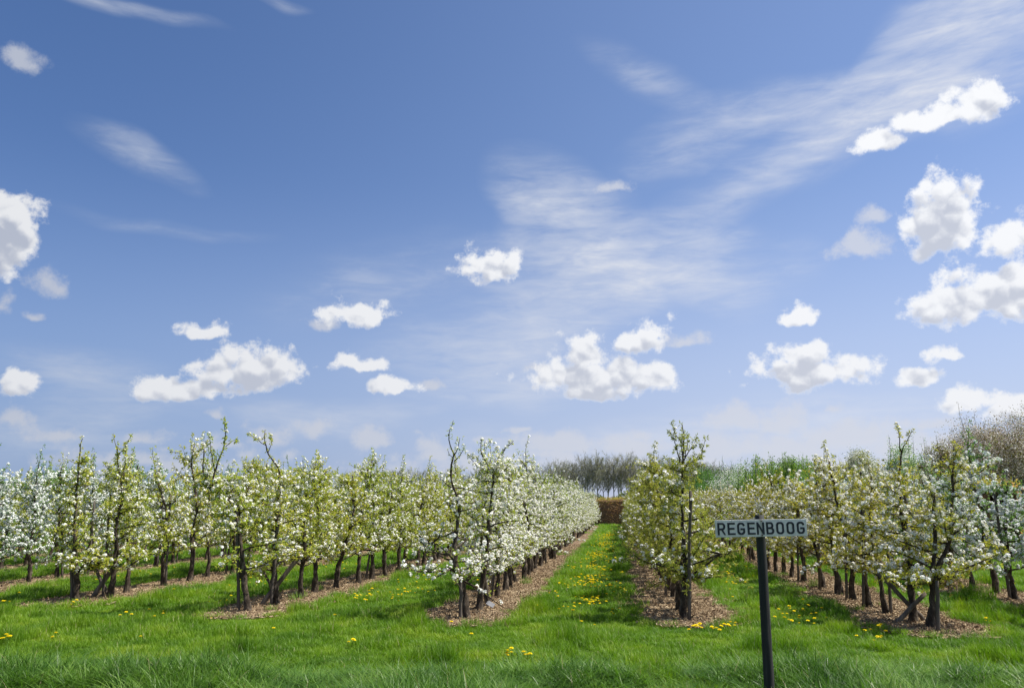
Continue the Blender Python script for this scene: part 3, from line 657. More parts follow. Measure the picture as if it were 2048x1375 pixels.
# ------------------------------------------------------------------ stakes, braces, pole, tag, sign
STG = 'wooden stakes beside the pear trees'
def stake(foot, top, r=.024, label='dark wooden stake beside a pear trunk', square=False, mat='stake', name='tree_stake', cat='stake', group=STG):
    f = np.array(foot, float); t = np.array(top, float); mb = MB(); o = empty(name, tuple(f)) if False else None
    k = 8; pts = np.array([f + (t - f) * i / (k - 1) for i in range(k)]) - f; rg = np.random.default_rng(int(abs(f[0] * 999) + abs(f[1] * 77)))
    pts[1:-1] += rg.normal(0, .004, (k - 2, 3)); pts[0, 2] -= .05
    mb.tube(pts, np.linspace(r * 1.05, r * .92, k), 4 if square else 8, 0, .04, rg)
    ob = mb.build(name, M[mat], None, not square, tuple(f)); return tag(ob, label, cat, group)
def stake_px(foot, top, r, label, **k):
    g = ground_at(*foot); D = depth_of(g); t = at_depth(top[0], top[1], D); return stake(g, t, r, label, **k)
stake_px((922, 1243), (921, 1150), .026, 'dark stake standing against the bent front trunk left of the aisle')
stake_px((478, 1226), (474, 1006), .026, 'tall slim stake left of the leaning front trunk')
stake_px((1378, 1245), (1381, 981), .026, 'tall stake beside the front olive-leaved tree next to the sign')
stake_px((1877, 1268), (1874, 1160), .026, 'short dark stake right of the front trunk on the right')
stake_px((144, 1205), (143, 1090), .026, 'stake pressed against the slim front trunk at far left')
stake_px((1822, 1246), (1810, 987), .026, 'stake rising behind the right crossed braces')
stake_px((1782, 1232), (1776, 1095), .024, 'stake just left of the right crossed braces')
stake_px((205, 1198), (222, 988), .022, 'thin leaning stake behind the left crossed braces')
stake_px((541, 1214), (556, 1050), .026, 'stake behind the slanting brace')
for r, i, x, y in trees:
    if (r, i) in solo and (r, i) not in HERO and y < 26 and r >= 0 and rp.random() < .34:
        stake((x + rp.choice((-.13, .13)), y - rp.uniform(.0, .12), 0), (x + rp.uniform(-.15, .15), y, rp.uniform(1.5, 2.0)), .024, 'dark wooden stake beside a trunk in ' + ROWTXT[r])
BR = 'slanting timber braces at the row ends'
def brace(a, b, Da, Db, r, label):
    p = at_depth(a[0], a[1], Da) ; q = at_depth(b[0], b[1], Db); stake(p if p[2] < q[2] else q, q if p[2] < q[2] else p, r, label, square=False, mat='brace', name='timber_brace', cat='brace', group=BR)
d2 = depth_of(ground_at(519, 1214)); brace((517, 1214), (604, 1106), d2, d2 + .15, .040, 'thick slanting brace leaning right behind the leaning front tree')
d2b = d2 + .35; brace((519, 1130), (545, 1175), d2b, d2b, .026, 'short slanting brace crossing behind the thick one')
d1 = depth_of(ground_at(183, 1198)); brace((181, 1199), (252, 1097), d1, d1 + .1, .042, 'brace leaning right in the crossed pair at left'); brace((188, 1130), (222, 1201), d1 + .25, d1 + .2, .034, 'brace leaning left in the crossed pair at left')
d5 = depth_of(ground_at(1790, 1249)); brace((1788, 1249), (1850, 1185), d5 - .1, d5 - .1, .033, 'brace leaning right in the crossed pair on the right')
brace((1857, 1247), (1756, 1145), depth_of(ground_at(1857, 1247)), d5 + .2, .033, 'brace leaning left in the crossed pair on the right')

# tall thin pole with a dark box among the trees of row five
M['metal'] = rough_mat('dull_grey_metal', [(.05, .05, .05), (.09, .09, .09)], 20, (1, 1, 1), .1, .5)
g0 = ground_at(1640, 1183); D0 = depth_of(g0); t0 = at_depth(1629, 917, D0); mid = at_depth(1634, 975, D0); ptop = empty('sensor_pole', tuple(g0))
mb = MB(); mb.tube([(0, 0, -.03), mid - g0], [.03, .028], 8); mb.build('post', M['stake'], ptop, True)
mb = MB(); mb.tube([mid - g0 + np.array([0, 0, .06]), t0 - g0], [.011, .009], 6); mb.build('rod', M['metal'], ptop, True)
mb = MB(); mb.tube([mid - g0 - np.array([0, 0, .05]), mid - g0 + np.array([0, 0, .02]), mid - g0 + np.array([0, 0, .09])], [.045, .05, .042], 10); mb.build('box', M['metal'], ptop)
mb = MB(); mb.tube([t0 - g0, t0 - g0 + np.array([0, 0, .035])], [.022, .02], 8); mb.build('cap', M['metal'], ptop)
tag(ptop, 'thin pole with a dark box, rising above the blossom right of the sign', 'pole')

# grey plate hanging from a cord
M['plate'] = rough_mat('grey_plate', [(.14, .14, .15), (.20, .20, .21)], 18, (1, 1, 1), .1, .5)
M['cord'] = rough_mat('pale_cord', [(.30, .27, .2), (.42, .38, .3)], 30, (1, 1, 1), .1)
g1 = ground_at(970, 1224); D1 = depth_of(g1) - .15; pt = at_depth(981, 1207, D1); ct = at_depth(974, 1150, D1); e = empty('hanging_plate', tuple(pt))
mb = MB(); Rm = np.array(Euler((math.radians(35), math.radians(28), math.radians(-10))).to_matrix()); mb.box((0, 0, 0), (.125, .085, .006), Rm); mb.build('plate', M['plate'], e)
mb = MB(); mb.tube([ct - pt, np.array([-.028, 0, .035])], [.004, .004], 5); mb.build('cord', M['cord'], e, True)
tag(e, 'small grey plate hanging on a cord low among the white row\'s front trunks', 'plate')

# sign
def sign():
    foot = ground_at(1541, 1418); D = depth_of(foot)
    root = empty('name_sign', tuple(foot)); root.rotation_euler.z = YAW
    tag(root, 'weathered white name board lettered REGENBOOG on a dark round post', 'sign')
    Ri = np.array(Matrix.Rotation(-YAW, 3, 'Z'))
    loc = lambda px, py, dd=0: Ri @ (at_depth(px, py, D + dd) - foot)
    pt = loc(1519, 1029); rg = np.random.default_rng(5)
    k = 14; pts = np.array([np.array([0, 0, -.1]) + (pt - np.array([0, 0, -.1])) * i / (k - 1) for i in range(k)])
    mb = MB(); mb.tube(pts, np.linspace(.044, .038, k), 20, 0, .012, rg)
    m, N, L = new_mat('dark_post_timber')
    tc = N('ShaderNodeTexCoord'); mp = N('ShaderNodeMapping'); mp.inputs['Scale'].default_value = (1, 1, .06); L(tc.outputs['Object'], mp.inputs[0])
    t = N('ShaderNodeTexNoise'); t.inputs['Scale'].default_value = 45; t.inputs['Detail'].default_value = 6; L(mp.outputs[0], t.inputs['Vector'])
    c = ramp(N, L, t.outputs['Fac'], [(.35, (.009, .010, .009)), (.55, (.020, .020, .018)), (.72, (.045, .042, .037))])
    p = N('ShaderNodeBsdfPrincipled'); L(c, p.inputs['Base Color']); p.inputs['Roughness'].default_value = .8
    b = N('ShaderNodeBump'); b.inputs['Strength'].default_value = .5; b.inputs['Distance'].default_value = .01; L(t.outputs['Fac'], b.inputs['Height']); L(b.outputs[0], p.inputs['Normal'])
    o = N('ShaderNodeOutputMaterial'); L(p.outputs[0], o.inputs[0])
    mb.build('post', m, root, True)
    # board
    a = loc(1430.5, 1038.5, -.062); b_ = loc(1612.5, 1035.5, -.062); c_ = loc(1432, 1073, -.062)
    wd = np.linalg.norm(b_ - a); ht = np.linalg.norm(c_ - a) ; roll = math.atan2((b_ - a)[2], (b_ - a)[0]); cen = (loc(1431, 1038, -.062) + loc(1613, 1072.5, -.062)) / 2
    m2, N, L = new_mat('weathered_white_paint')
    tc = N('ShaderNodeTexCoord'); t = N('ShaderNodeTexNoise'); t.inputs['Scale'].default_value = 9; t.inputs['Detail'].default_value = 9; t.inputs['Roughness'].default_value = .7; L(tc.outputs['Object'], t.inputs['Vector'])
    c = ramp(N, L, t.outputs['Fac'], [(.28, (.38, .37, .34)), (.45, (.64, .62, .58)), (.75, (.76, .74, .70))])
    t2 = N('ShaderNodeTexNoise'); t2.inputs['Scale'].default_value = 70; t2.inputs['Detail'].default_value = 4; L(tc.outputs['Object'], t2.inputs['Vector'])
    c = None or c
    mr = N('ShaderNodeMapRange'); mr.inputs[1].default_value = .62; mr.inputs[2].default_value = .74; mr.inputs[4].default_value = .5; L(t2.outputs['Fac'], mr.inputs[0])
    mx = N('ShaderNodeMix'); mx.data_type = 'RGBA'; L(mr.outputs[0], mx.inputs[0]); L(c, mx.inputs[6]); mx.inputs[7].default_value = (.25, .24, .2, 1)
    # rust run below the fixing screws in the middle
    sx = N('ShaderNodeSeparateXYZ'); L(tc.outputs['Object'], sx.inputs[0])
    ab = N('ShaderNodeMath'); ab.operation = 'ABSOLUTE'; L(sx.outputs[0], ab.inputs[0])
    ad = N('ShaderNodeMath'); ad.operation = 'MULTIPLY_ADD'; L(t2.outputs['Fac'], ad.inputs[0]); ad.inputs[1].default_value = .03; L(ab.outputs[0], ad.inputs[2])
    m3 = N('ShaderNodeMapRange'); m3.inputs[1].default_value = .036; m3.inputs[2].default_value = .018; m3.inputs[4].default_value = .55; L(ad.outputs[0], m3.inputs[0])
    mx2 = N('ShaderNodeMix'); mx2.data_type = 'RGBA'; L(m3.outputs[0], mx2.inputs[0]); L(mx.outputs[2], mx2.inputs[6]); mx2.inputs[7].default_value = (.24, .21, .15, 1)
    p = N('ShaderNodeBsdfPrincipled'); L(mx2.outputs[2], p.inputs['Base Color']); p.inputs['Roughness'].default_value = .6
    o = N('ShaderNodeOutputMaterial'); L(p.outputs[0], o.inputs[0])
    me = bpy.data.meshes.new('board'); import bmesh
    bm = bmesh.new(); bmesh.ops.create_cube(bm, size=1)
    for v in bm.verts: v.co.x *= wd; v.co.y *= .022; v.co.z *= ht
    bmesh.ops.bevel(bm, geom=list(bm.edges), offset=.003, segments=2, affect='EDGES'); bm.to_mesh(me); bm.free(); me.materials.append(m2)
    bo = bpy.data.objects.new('board', me); COL.objects.link(bo); bo.parent = root; bo.location = tuple(cen); bo.rotation_euler = (0, -roll, 0)
    ms, N, L = new_mat('rusty_screw'); p = N('ShaderNodeBsdfPrincipled'); p.inputs['Base Color'].default_value = (.10, .06, .04, 1); p.inputs['Metallic'].default_value = .6; p.inputs['Roughness'].default_value = .6
    o = N('ShaderNodeOutputMaterial'); L(p.outputs[0], o.inputs[0])
    for zz_ in (.41, -.41):
        mb = MB(); mb.tube([(0, 0, 0), (0, -.0035, 0), (0, -.005, 0)], [.0055, .0055, .003], 10); so_ = mb.build('screw', ms, bo, True); so_.location = (.004, -.0112, zz_ * ht)
    # letters as stroked outlines
    m4, N, L = new_mat('black_letter_paint'); p = N('ShaderNodeBsdfPrincipled'); tcc = N('ShaderNodeTexCoord')
    t = N('ShaderNodeTexNoise'); t.inputs['Scale'].default_value = 60; t.inputs['Detail'].default_value = 5; L(tcc.outputs['Object'], t.inputs['Vector'])
    L(ramp(N, L, t.outputs['Fac'], [(.4, (.012, .014, .02)), (.62, (.03, .032, .04)), (.75, (.10, .10, .10))]), p.inputs['Base Color']); p.inputs['Roughness'].default_value = .7
    o = N('ShaderNodeOutputMaterial'); L(p.outputs[0], o.inputs[0])
    def arc(cx, cy, rx, ry, a0, a1, n=14): return [(cx + rx * math.cos(math.radians(a0 + (a1 - a0) * i / n)), cy + ry * math.sin(math.radians(a0 + (a1 - a0) * i / n))) for i in range(n + 1)]
    O = [arc(.31, .72, .24, .21, 0, 180) + arc(.31, .28, .24, .21, 180, 360) + [(.55, .72)]]
    LET = {'R': [[(.07, 0), (.07, .93), (.36, .93)] + arc(.36, .70, .20, .23, 90, -90, 12) + [(.07, .47)], [(.34, .47), (.57, .0)]],
           'E': [[(.55, .93), (.07, .93), (.07, .07), (.57, .07)], [(.07, .51), (.50, .51)]],
           'G': [arc(.31, .70, .24, .23, 20, 180) + arc(.31, .30, .24, .23, 180, 360) + [(.55, .46), (.33, .46)]],
           'N': [[(.07, 0), (.07, .93), (.09, .93), (.53, .07), (.55, .07), (.55, 1.0)]],
           'B': [[(.07, .07), (.07, .93), (.32, .93)] + arc(.32, .72, .19, .21, 90, -90, 10) + [(.07, .51)], [(.32, .51)] + arc(.34, .29, .22, .22, 90, -90, 10) + [(.07, .07)]],
           'O': O}
    word = 'REGENBOOG'; lh = 26.0 / 36.5 * ht; xs = [1434.5, 1454.5, 1473.8, 1494.2, 1512.5, 1531.5, 1551.5, 1572, 1592.5]
    pxm = wd / 182.0
    for chh, x0 in zip(word, xs):
        mb = MB(); w = .165 * lh
        for st in LET[chh]:
            q = np.array(st, float); q[:, 0] = q[:, 0] * 1.0 * lh; q[:, 1] = q[:, 1] * lh
            for (ax, ay), (bx, by) in zip(q[:-1], q[1:]):
                d = np.array([bx - ax, by - ay]); l = np.linalg.norm(d)
                if l < 1e-6: continue
                d /= l; nn = np.array([-d[1], d[0]]) * w / 2; e_ = d * w * .42
                cs = [np.array([ax, ay]) - e_ + nn, np.array([ax, ay]) - e_ - nn, np.array([bx, by]) + e_ - nn, np.array([bx, by]) + e_ + nn]
                cs = [(min(max(c2[0], -.02), .66 * lh), min(max(c2[1], 0), lh)) for c2 in cs]
                V = [(c2[0], -.002, c2[1]) for c2 in cs] + [(c2[0], 0.001, c2[1]) for c2 in cs]
                mb.add(V, [(0, 1, 2), (0, 2, 3), (4, 6, 5), (4, 7, 6), (0, 5, 1), (0, 4, 5), (1, 6, 2), (1, 5, 6), (2, 7, 3), (2, 6, 7), (3, 4, 0), (3, 7, 4)])
        # strokes overlap: nudge each by a hair so that no faces coincide
        off = np.concatenate([np.full(len(v), i * 2e-5) for i, v in enumerate(mb.v)]); 
        for i, v in enumerate(mb.v): v[:, 1] -= i * 1.5e-5
        lo = mb.build('letter', m4, bo); lo.location = ((x0 - 1521.5) * pxm, -.0115, -lh * .5 - .002); lo['label'] = 'black letter ' + chh
sign()

# ------------------------------------------------------------------ dandelions
M['dand'] = leafy('dandelion_yellow', [(0.8, 0.579, 0.01), (0.88, 0.716, 0.015), (0.92, 0.827, 0.03)], .25, .7, tcol=(1, .9, .5), spec=.05)
def dandelion(seed):
    rg = np.random.default_rng(seed); mb = MB(); h = rg.uniform(.07, .13); top = np.array([rg.normal(0, .012), rg.normal(0, .012), h])
    mb.tube([(0, 0, -.01), top * .5 + np.array([.004, 0, 0]), top], [.003, .0025, .002], 3, 1)
    for ring, (n, r, z) in enumerate(((14, .024, .004), (11, .018, .012), (7, .010, .017))):
        th = np.arange(n) / n * 6.283 + ring; d = np.stack([np.cos(th), np.sin(th), np.full(n, .15 + ring * .25)], -1)
        mb.kites(np.tile(top + np.array([0, 0, z * .4]), (n, 1)), d, np.tile([0, 0, 1.0], (n, 1)), np.full(n, r), np.full(n, .009), 0, .1, .7)
    return mb.mesh('dandelion', [M['dand'], M['grass']])
dm = [dandelion(i) for i in range(4)]
rg = np.random.default_rng(77); DL = []
def clump(px0, py0, px1, py1, n, lab, n_solo=None):
    for k in range(n):
        t = rg.uniform(); DL.append((ground_at(rg.uniform(px0, px1), rg.uniform(py0, py1)), lab))
for n, (x0, y0, x1, y1), lab in [
    (5, (0, 1288, 22, 1300), 'dandelion at the left edge of the long grass'), (3, (0, 1214, 26, 1224), 'dandelion in the grass at the left edge, level with the front trunks'), (4, (138, 1212, 152, 1224), 'dandelion in front of the slim far left trunk'),
    (2, (108, 1286, 120, 1290), 'lone dandelion low in the grass at left'), (12, (0, 1105, 80, 1122), 'dandelion behind the far left row'), (12, (140, 1150, 300, 1172), 'dandelion between the two far left rows'),
    (8, (235, 1232, 330, 1246), 'dandelion in the open grass between the two left row ends'), (9, (340, 1190, 480, 1232), 'dandelion in the grass left of the leaning front tree'),
    (14, (440, 1165, 570, 1180), 'dandelion behind the slanting brace'), (5, (268, 1150, 300, 1165), 'dandelion between the two far left rows'), (10, (630, 1130, 700, 1152), 'dandelion behind the yellow-green row'),
    (3, (510, 1222, 522, 1230), 'dandelion right of the leaning front trunk'), (3, (700, 1296, 712, 1300), 'lone dandelion in the mown grass below the yellow-green row'),
    (22, (705, 1192, 802, 1212), 'dandelion in the aisle between yellow-green and white rows'), (22, (790, 1160, 868, 1198), 'dandelion in the aisle left of the bent tree'),
    (5, (1012, 1321, 1028, 1328), 'dandelion in the cluster at the edge of the long grass'), (4, (1045, 1326, 1066, 1332), 'dandelion in the pair beside the long grass cluster'),
    (9, (1060, 1192, 1120, 1212), 'dandelion along the mulch edge left of the aisle'), (7, (1080, 1222, 1160, 1252), 'dandelion at the near mouth of the central aisle'), (3, (1222, 1238, 1228, 1243), 'dandelion right at the aisle mouth'),
    (10, (1380, 1264, 1402, 1278), 'dandelion in the cluster below the olive row end'), (5, (1425, 1268, 1436, 1274), 'dandelion below the olive row end'), (8, (1452, 1262, 1480, 1270), 'dandelion left of the sign post'),
    (22, (1440, 1140, 1500, 1160), 'dandelion behind the sign between olive and right rows'), (12, (1410, 1160, 1510, 1185), 'dandelion behind the sign between olive and right rows'),
    (24, (1548, 1226, 1652, 1262), 'dandelion in the grass just right of the sign post'), (5, (1748, 1288, 1762, 1296), 'dandelion below the right row'), (6, (1728, 1270, 1785, 1282), 'dandelion at the mulch edge below the right crossed braces'),
    (12, (1580, 1112, 1610, 1130), 'dandelion behind the right row'), (20, (1700, 1135, 1790, 1165), 'dandelion behind the right row'), (7, (1930, 1248, 1990, 1260), 'dandelion right of the right row end'), (6, (1965, 1150, 2048, 1180), 'dandelion near the right edge')]:
    clump(x0, y0, x1, y1, n, lab)
# the drift down the middle of the central aisle
for k in range(900):
    y = 13.2 + 34 * rg.uniform() ** 1.1; c = -.64 + .10 * math.sin(y * .9) + (.0 if y > 17 else .12); w = .26 + .12 * math.sin(y * 1.7)
    x = c + rg.normal(0, max(.08, w)) ; 
    if noise2(np.array([x]), np.array([y]), 1.8, 3)[0] > -.35: DL.append((np.array([x, y, 0]), 'dandelion in the dense yellow drift down the middle of the central aisle'))
for k in range(26):
    y = rg.uniform(16, 22); DL.append((np.array([-1.25 + rg.normal(0, .15), y, 0]), 'dandelion on the left side of the central aisle'))
for k in range(110):
    p = frustum_pts(rg, 1, 9.2, 24, .2)[0]; DL.append((np.array([p[0], p[1], 0]), 'scattered dandelion in the open mown grass'))
DL = [(p, l) for p, l in DL if not on_mulch(np.array([p[0]]), np.array([p[1]]))[0]]
DL.sort(key=lambda q: math.hypot(q[0][0], q[0][1]))
for k, (p, lab) in enumerate(DL[:300]):
    o = bpy.data.objects.new('dandelion', dm[k % 4]); COL.objects.link(o); o.location = (p[0], p[1], .0); s = rg.uniform(.95, 1.35)
    o.scale = (s, s, s); o.rotation_euler = (rg.normal(0, .12), rg.normal(0, .12), rg.uniform(0, 6.28)); tag(o, lab, 'dandelion', 'dandelions in the orchard grass')
far = DL[300:]
if far: scatter('distant_dandelions', [(p[0], p[1], .0) for p, l in far], [(0, 0, rg.uniform(0, 6.28)) for _ in far], [(s, s, s) for s in [rg.uniform(1.0, 1.5) for _ in far]], [int(rg.integers(0, 4)) for _ in far], dm, 'more dandelions dotted along the far aisles', 'dandelions')

# ------------------------------------------------------------------ hedges
M['beech'] = leafy('brown_hedge_leaf', [(0.3, 0.15, 0.09), (0.46, 0.25, 0.15), (0.58, 0.34, 0.2), (0.42, 0.36, 0.12)], .45)
M['hedgetop'] = leafy('yellow_green_hedge_leaf', [(0.26, 0.24, 0.05), (0.42, 0.4, 0.08), (0.55, 0.52, 0.12)], .3)
M['core'] = rough_mat('hedge_core', [(.12, .065, .04), (.24, .14, .09)], 6)
def hedge(a, b, h, w, dens, label, seed):
    rg = np.random.default_rng(seed); a = np.array([*a, 0.]); b = np.array([*b, 0.]); d = b - a; Ln = np.linalg.norm(d); d /= Ln; s = np.array([-d[1], d[0], 0])
    root = empty('beech_hedge', tuple(a)); tag(root, label, 'hedge', 'clipped beech hedges')
    n = int(Ln / 1.0) + 1
    core = MB(); us = np.linspace(0, Ln, n + 1); prof = [(-.5, 0), (-.5, .9), (-.3, .97), (.3, .97), (.5, .9), (.5, 0)]
    V = np.array([[d * u + s * (px * w * .7) + np.array([0, 0, pz * (h - .12 + .05 * math.sin(u * 1.3))]) for px, pz in prof] for u in us]); k = len(prof)
    i = np.arange(n)[:, None] * k + np.arange(k - 1)[None]; f = np.concatenate([np.stack([i, i + 1, i + k + 1], -1).reshape(-1, 3), np.stack([i, i + k + 1, i + k], -1).reshape(-1, 3)])
    core.add(V.reshape(-1, 3), f); core.build('stems', M['core'], root)
    m = int(Ln * h * dens); u = rg.uniform(0, Ln, m); z = rg.uniform(.05, h, m); sd = rg.choice((-1, 1), m)
    off = sd * (w / 2 - .06 + .10 * np.sin(u * 2.1) + .06 * np.sin(u * 5.7) + rg.normal(0, .09, m)); P = d * u[:, None] + s * off[:, None] + np.array([0, 0, 1]) * z[:, None]
    mb = MB(); mb.kites(P, rand_dirs(rg, m), rand_dirs(rg, m), rg.uniform(.06, .12, m), rg.uniform(.05, .09, m), 0, .3); mb.build('brown_leaves', M['beech'], root)
    m = int(Ln * w * dens * 1.6); u = rg.uniform(0, Ln, m); P = d * u[:, None] + s * rg.uniform(-w / 2 - .08, w / 2 + .08, (m, 1)) + np.array([0, 0, 1]) * (h - .06 + .05 * np.sin(u * 1.3) + rg.normal(0, .07, m) - .20 * rg.exponential(1, m))[:, None]
    mb = MB(); mb.kites(P, unit(rg.normal(size=(m, 3)) + np.array([0, 0, .6])), rand_dirs(rg, m), rg.uniform(.06, .13, m), rg.uniform(.04, .07, m), 0, .3); mb.build('top_growth', M['hedgetop'], root)
    return root
hedge((-34, 69.5), (12.6, 69.5), 2.35, 1.1, 240, 'tall clipped brown hedge closing the far end of the central aisle', 1)
hedge((12.0, 27), (12.0, 68.5), 2.45, 1.1, 220, 'brown hedge running behind the right rows', 2)

# ------------------------------------------------------------------ background trees
M['hazybark'] = rough_mat('hazy_grey_bark', [(.17, .165, .15), (.27, .26, .24)], 3)  # bark made paler and greyer: the distance haze is put into its colour
M['bud'] = leafy('olive_buds', [(0.24, 0.24, 0.12), (0.33, 0.34, 0.15), (0.42, 0.42, 0.19)], .3)
M['willow'] = leafy('bright_willow_leaf', [(0.12, 0.232, 0.033), (0.202, 0.344, 0.055), (0.313, 0.43, 0.099)], .35)
M['bushleaf'] = leafy('mid_green_leaf', [(0.07, 0.168, 0.036), (0.126, 0.266, 0.06), (0.21, 0.364, 0.084)], .3)
M['paleleaf'] = leafy('pale_olive_leaf', [(.15, .19, .08), (.26, .29, .13), (.38, .38, .20)], .3)
M['crableaf'] = leafy('bronze_red_leaf', [(.12, .07, .05), (.20, .15, .08), (.26, .27, .09), (.22, .28, .09)], .3)
M['pinkpetal'] = leafy('pale_pink_petal', [(.66, .60, .56), (.78, .76, .70), (.84, .84, .80)], .3, tcol=(1, .9, .9))

def bare_tree(seed, H, leafm='bud', nb=28, fan=.55, budn=900, budsize=(.10, .2), split=.42):
    rg = np.random.default_rng(seed); w = MB(); l = MB(); ends = []
    tp = np.array([[rg.normal(0, .02) * z, rg.normal(0, .02) * z, z] for z in np.linspace(-.1, H * .9, 9)]); w.tube(tp, np.linspace(.13, .03, 9) * H / 11, 6)
    for k in range(nb):
        t = split + (1 - split) * (k + rg.uniform()) / nb * .95; q = t * 8; i = min(int(q), 7); p0 = tp[i] + (tp[i + 1] - tp[i]) * (q - i)
        a = rg.uniform(0, 6.28); L = H * rg.uniform(.26, .42) * (1.1 - .6 * t); d = unit(np.array([math.cos(a) * fan, math.sin(a) * fan, .62])); pts = [p0]
        for j in range(4): d = unit(d + rg.normal(0, .12, 3) + np.array([0, 0, .08])); pts.append(pts[-1] + d * L / 4)
        w.tube(pts, np.linspace(.045, .014, 5) * H / 11, 4, cap=False)
        for j in range(9):
            i = rg.integers(1, 5); d2 = unit(d + rg.normal(0, .45, 3) + np.array([0, 0, .2])); L2 = L * rg.uniform(.3, .6); e = [pts[i], pts[i] + d2 * L2 * .5 + rg.normal(0, .05, 3), pts[i] + d2 * L2]
            w.tube(e, np.array([.02, .014, .009]) * H / 11, 3, cap=False); ends.append((e[0], e[2]))
            for j2 in range(3):
                d3 = unit(d2 + rg.normal(0, .5, 3)); b0 = e[0] + (e[2] - e[0]) * rg.uniform(.3, 1); b1 = b0 + d3 * L2 * rg.uniform(.3, .6); w.tube([b0, b1], np.array([.010, .006]) * H / 11, 3, cap=False); ends.append((b0, b1))
    E0 = np.array([e[0] for e in ends]); E1 = np.array([e[1] for e in ends]); ii = rg.integers(0, len(ends), budn); P = E0[ii] + (E1 - E0)[ii] * rg.uniform(0, 1, (budn, 1)) + rg.normal(0, .08, (budn, 3))
    l.kites(P, rand_dirs(rg, budn), rand_dirs(rg, budn), rg.uniform(*budsize, budn), rg.uniform(*budsize, budn) * .6, 0, .3)
    return w, l
WB = []
for s in range(5):
    w, l = bare_tree(300 + s, 11 + s * .4, budn=1150); WB.append((w.mesh('trunk', [M['hazybark']], True), l.mesh('budding_crown', [M['bud']])))
def place_far(px, top, D, meshes_, H0, label, group, name='bare_tree', cat='tree', mats=None):
    t = at_depth(px, top, D); g = at_depth(px, 1010, D); root = empty(name, (g[0], g[1], 0)); s = t[2] / H0
    root.scale = (s, s, s); root.rotation_euler.z = rp.uniform(0, 6.28)
    for nm, me in zip(('trunk', 'crown'), meshes_):
        o = bpy.data.objects.new(nm, me); COL.objects.link(o); o.parent = root
    return tag(root, label, cat, group)
x = 690.0; k = 0
xb = 1105.0
while xb < 1480:
    v = rp.randrange(5); place_far(xb, 930 + 6 * math.sin(xb * .05) + (8 if xb > 1350 else 0), 172, WB[v], (11 + v * .4) * 1.06, 'rear windbreak tree showing between the trunks of the front line', 'bare trees of the distant windbreak'); xb += rp.uniform(16, 26)
while x < 1490:
    v = rp.randrange(5); 
    if x < 860: top = rp.uniform(936, 950); D = 205
    elif x < 1110: top = 934 + (1110 - x) * .02 + rp.uniform(-6, 8); D = 180
    else: top = 912 + 7 * math.sin(x * .035) + rp.uniform(-3, 8); D = 150 + rp.uniform(-3, 5)
    if 1205 < x < 1222: top += 10
    if x > 1350: top += 14
    where = [(760, 'small grey bare tree on the horizon over the middle of the yellow-green row'), (860, 'small grey bare tree on the horizon just left of the bent pear tree'), (960, 'grey bare tree behind the bare twisted top of the bent pear tree'),
             (1110, 'bare tree showing just over the crest of the dense white row'), (1160, 'budding windbreak tree above the falling far end of the white row'), (1212, 'budding windbreak tree left of the dip above the brown hedge'),
             (1265, 'budding windbreak tree straight above the brown hedge'), (1350, 'budding windbreak tree partly behind the front olive tree'), (1500, 'pale bare tree between the olive tree and the willow bush')]
    lab = next(t for lim_, t in where if x < lim_)
    place_far(x, top, D, WB[v], (11 + v * .4) * 1.06, lab, 'bare trees of the distant windbreak'); x += rp.uniform(8, 14) if x > 1110 else rp.uniform(12, 22); k += 1

def bush(seed, H, W_, leafmat, n=9000, size=(.05, .1), clumps=60, flat=1.0, petal=None, pshare=.4, trunkh=.25, shoots=0, woodm='twig', aspect=.5):
    """bushy crown: clumps of leaves on branching limbs, gaps between"""
    rg = np.random.default_rng(seed); w = MB(); l = MB(); p = MB(); C = []
    th = trunkh * H; w.tube([(0, 0, -.05), (0, 0, th * .6), (rg.normal(0, .05), 0, th)], [.05 * H / 2, .035 * H / 2, .03 * H / 2], 7)
    for k in range(clumps):
        d = unit(rg.normal(size=3)); d[2] = abs(d[2]) * 1.0 - .35; rr = rg.uniform(.45, 1.0) * (1 + .18 * math.sin(d[0] * 5 + seed) + rg.normal(0, .08))
        c = np.array([d[0] * W_ / 2 * rr, d[1] * W_ / 2 * rr, th + (H - th) * (.36 + .62 * d[2] * rr)]); c[2] = max(c[2], th * .6); C.append(c)
        mid = c * .5 + np.array([0, 0, th * .3]) + rg.normal(0, .08 * H / 3, 3); w.tube([(0, 0, th * .8), mid, c], np.array([.018, .011, .005]) * H / 3, 4, cap=False)
    C = np.array(C); sz = rg.uniform(.10, .24, len(C)) * W_ * .62
    sc_ = (H - .02) / (C[:, 2] + sz * .6).max(); ii = rg.integers(0, len(C), n); P = C[ii] + rg.normal(size=(n, 3)) * sz[ii][:, None] * np.array([.5, .5, .42]); P[:, 2] = np.maximum(P[:, 2] * max(1, sc_), .15); C[:, 2] *= max(1, sc_)
    for k in range(shoots):
        c = C[rg.integers(len(C))]; 
        if c[2] < H * .35: continue
        top = c + np.array([rg.normal(0, .12), rg.normal(0, .12), rg.uniform(.2, .42) * H]); top[2] = min(top[2], H * rg.uniform(1.0, 1.12)); w.tube([c, (c + top) / 2 + rg.normal(0, .02, 3), top], [.014, .009, .004], 4, cap=False)
        q = rg.uniform(0, 1, (26, 1)); P = np.concatenate([P, c + (top - c) * q + rg.normal(0, .045, (26, 3))])
    n = len(P); ispet = rg.uniform(size=n) < (pshare if petal else 0)
    for mask, t, s_ in ((~ispet, l, 1.0), (ispet, p, .9)):
        m = mask.sum()
        if m: t.kites(P[mask], unit(rg.normal(size=(m, 3)) + np.array([0, 0, .3])), rand_dirs(rg, m), rg.uniform(*size, m) * s_, rg.uniform(*size, m) * (aspect if t is l else .8) * s_, 0, .3)
    return w, l, (p if petal else None)
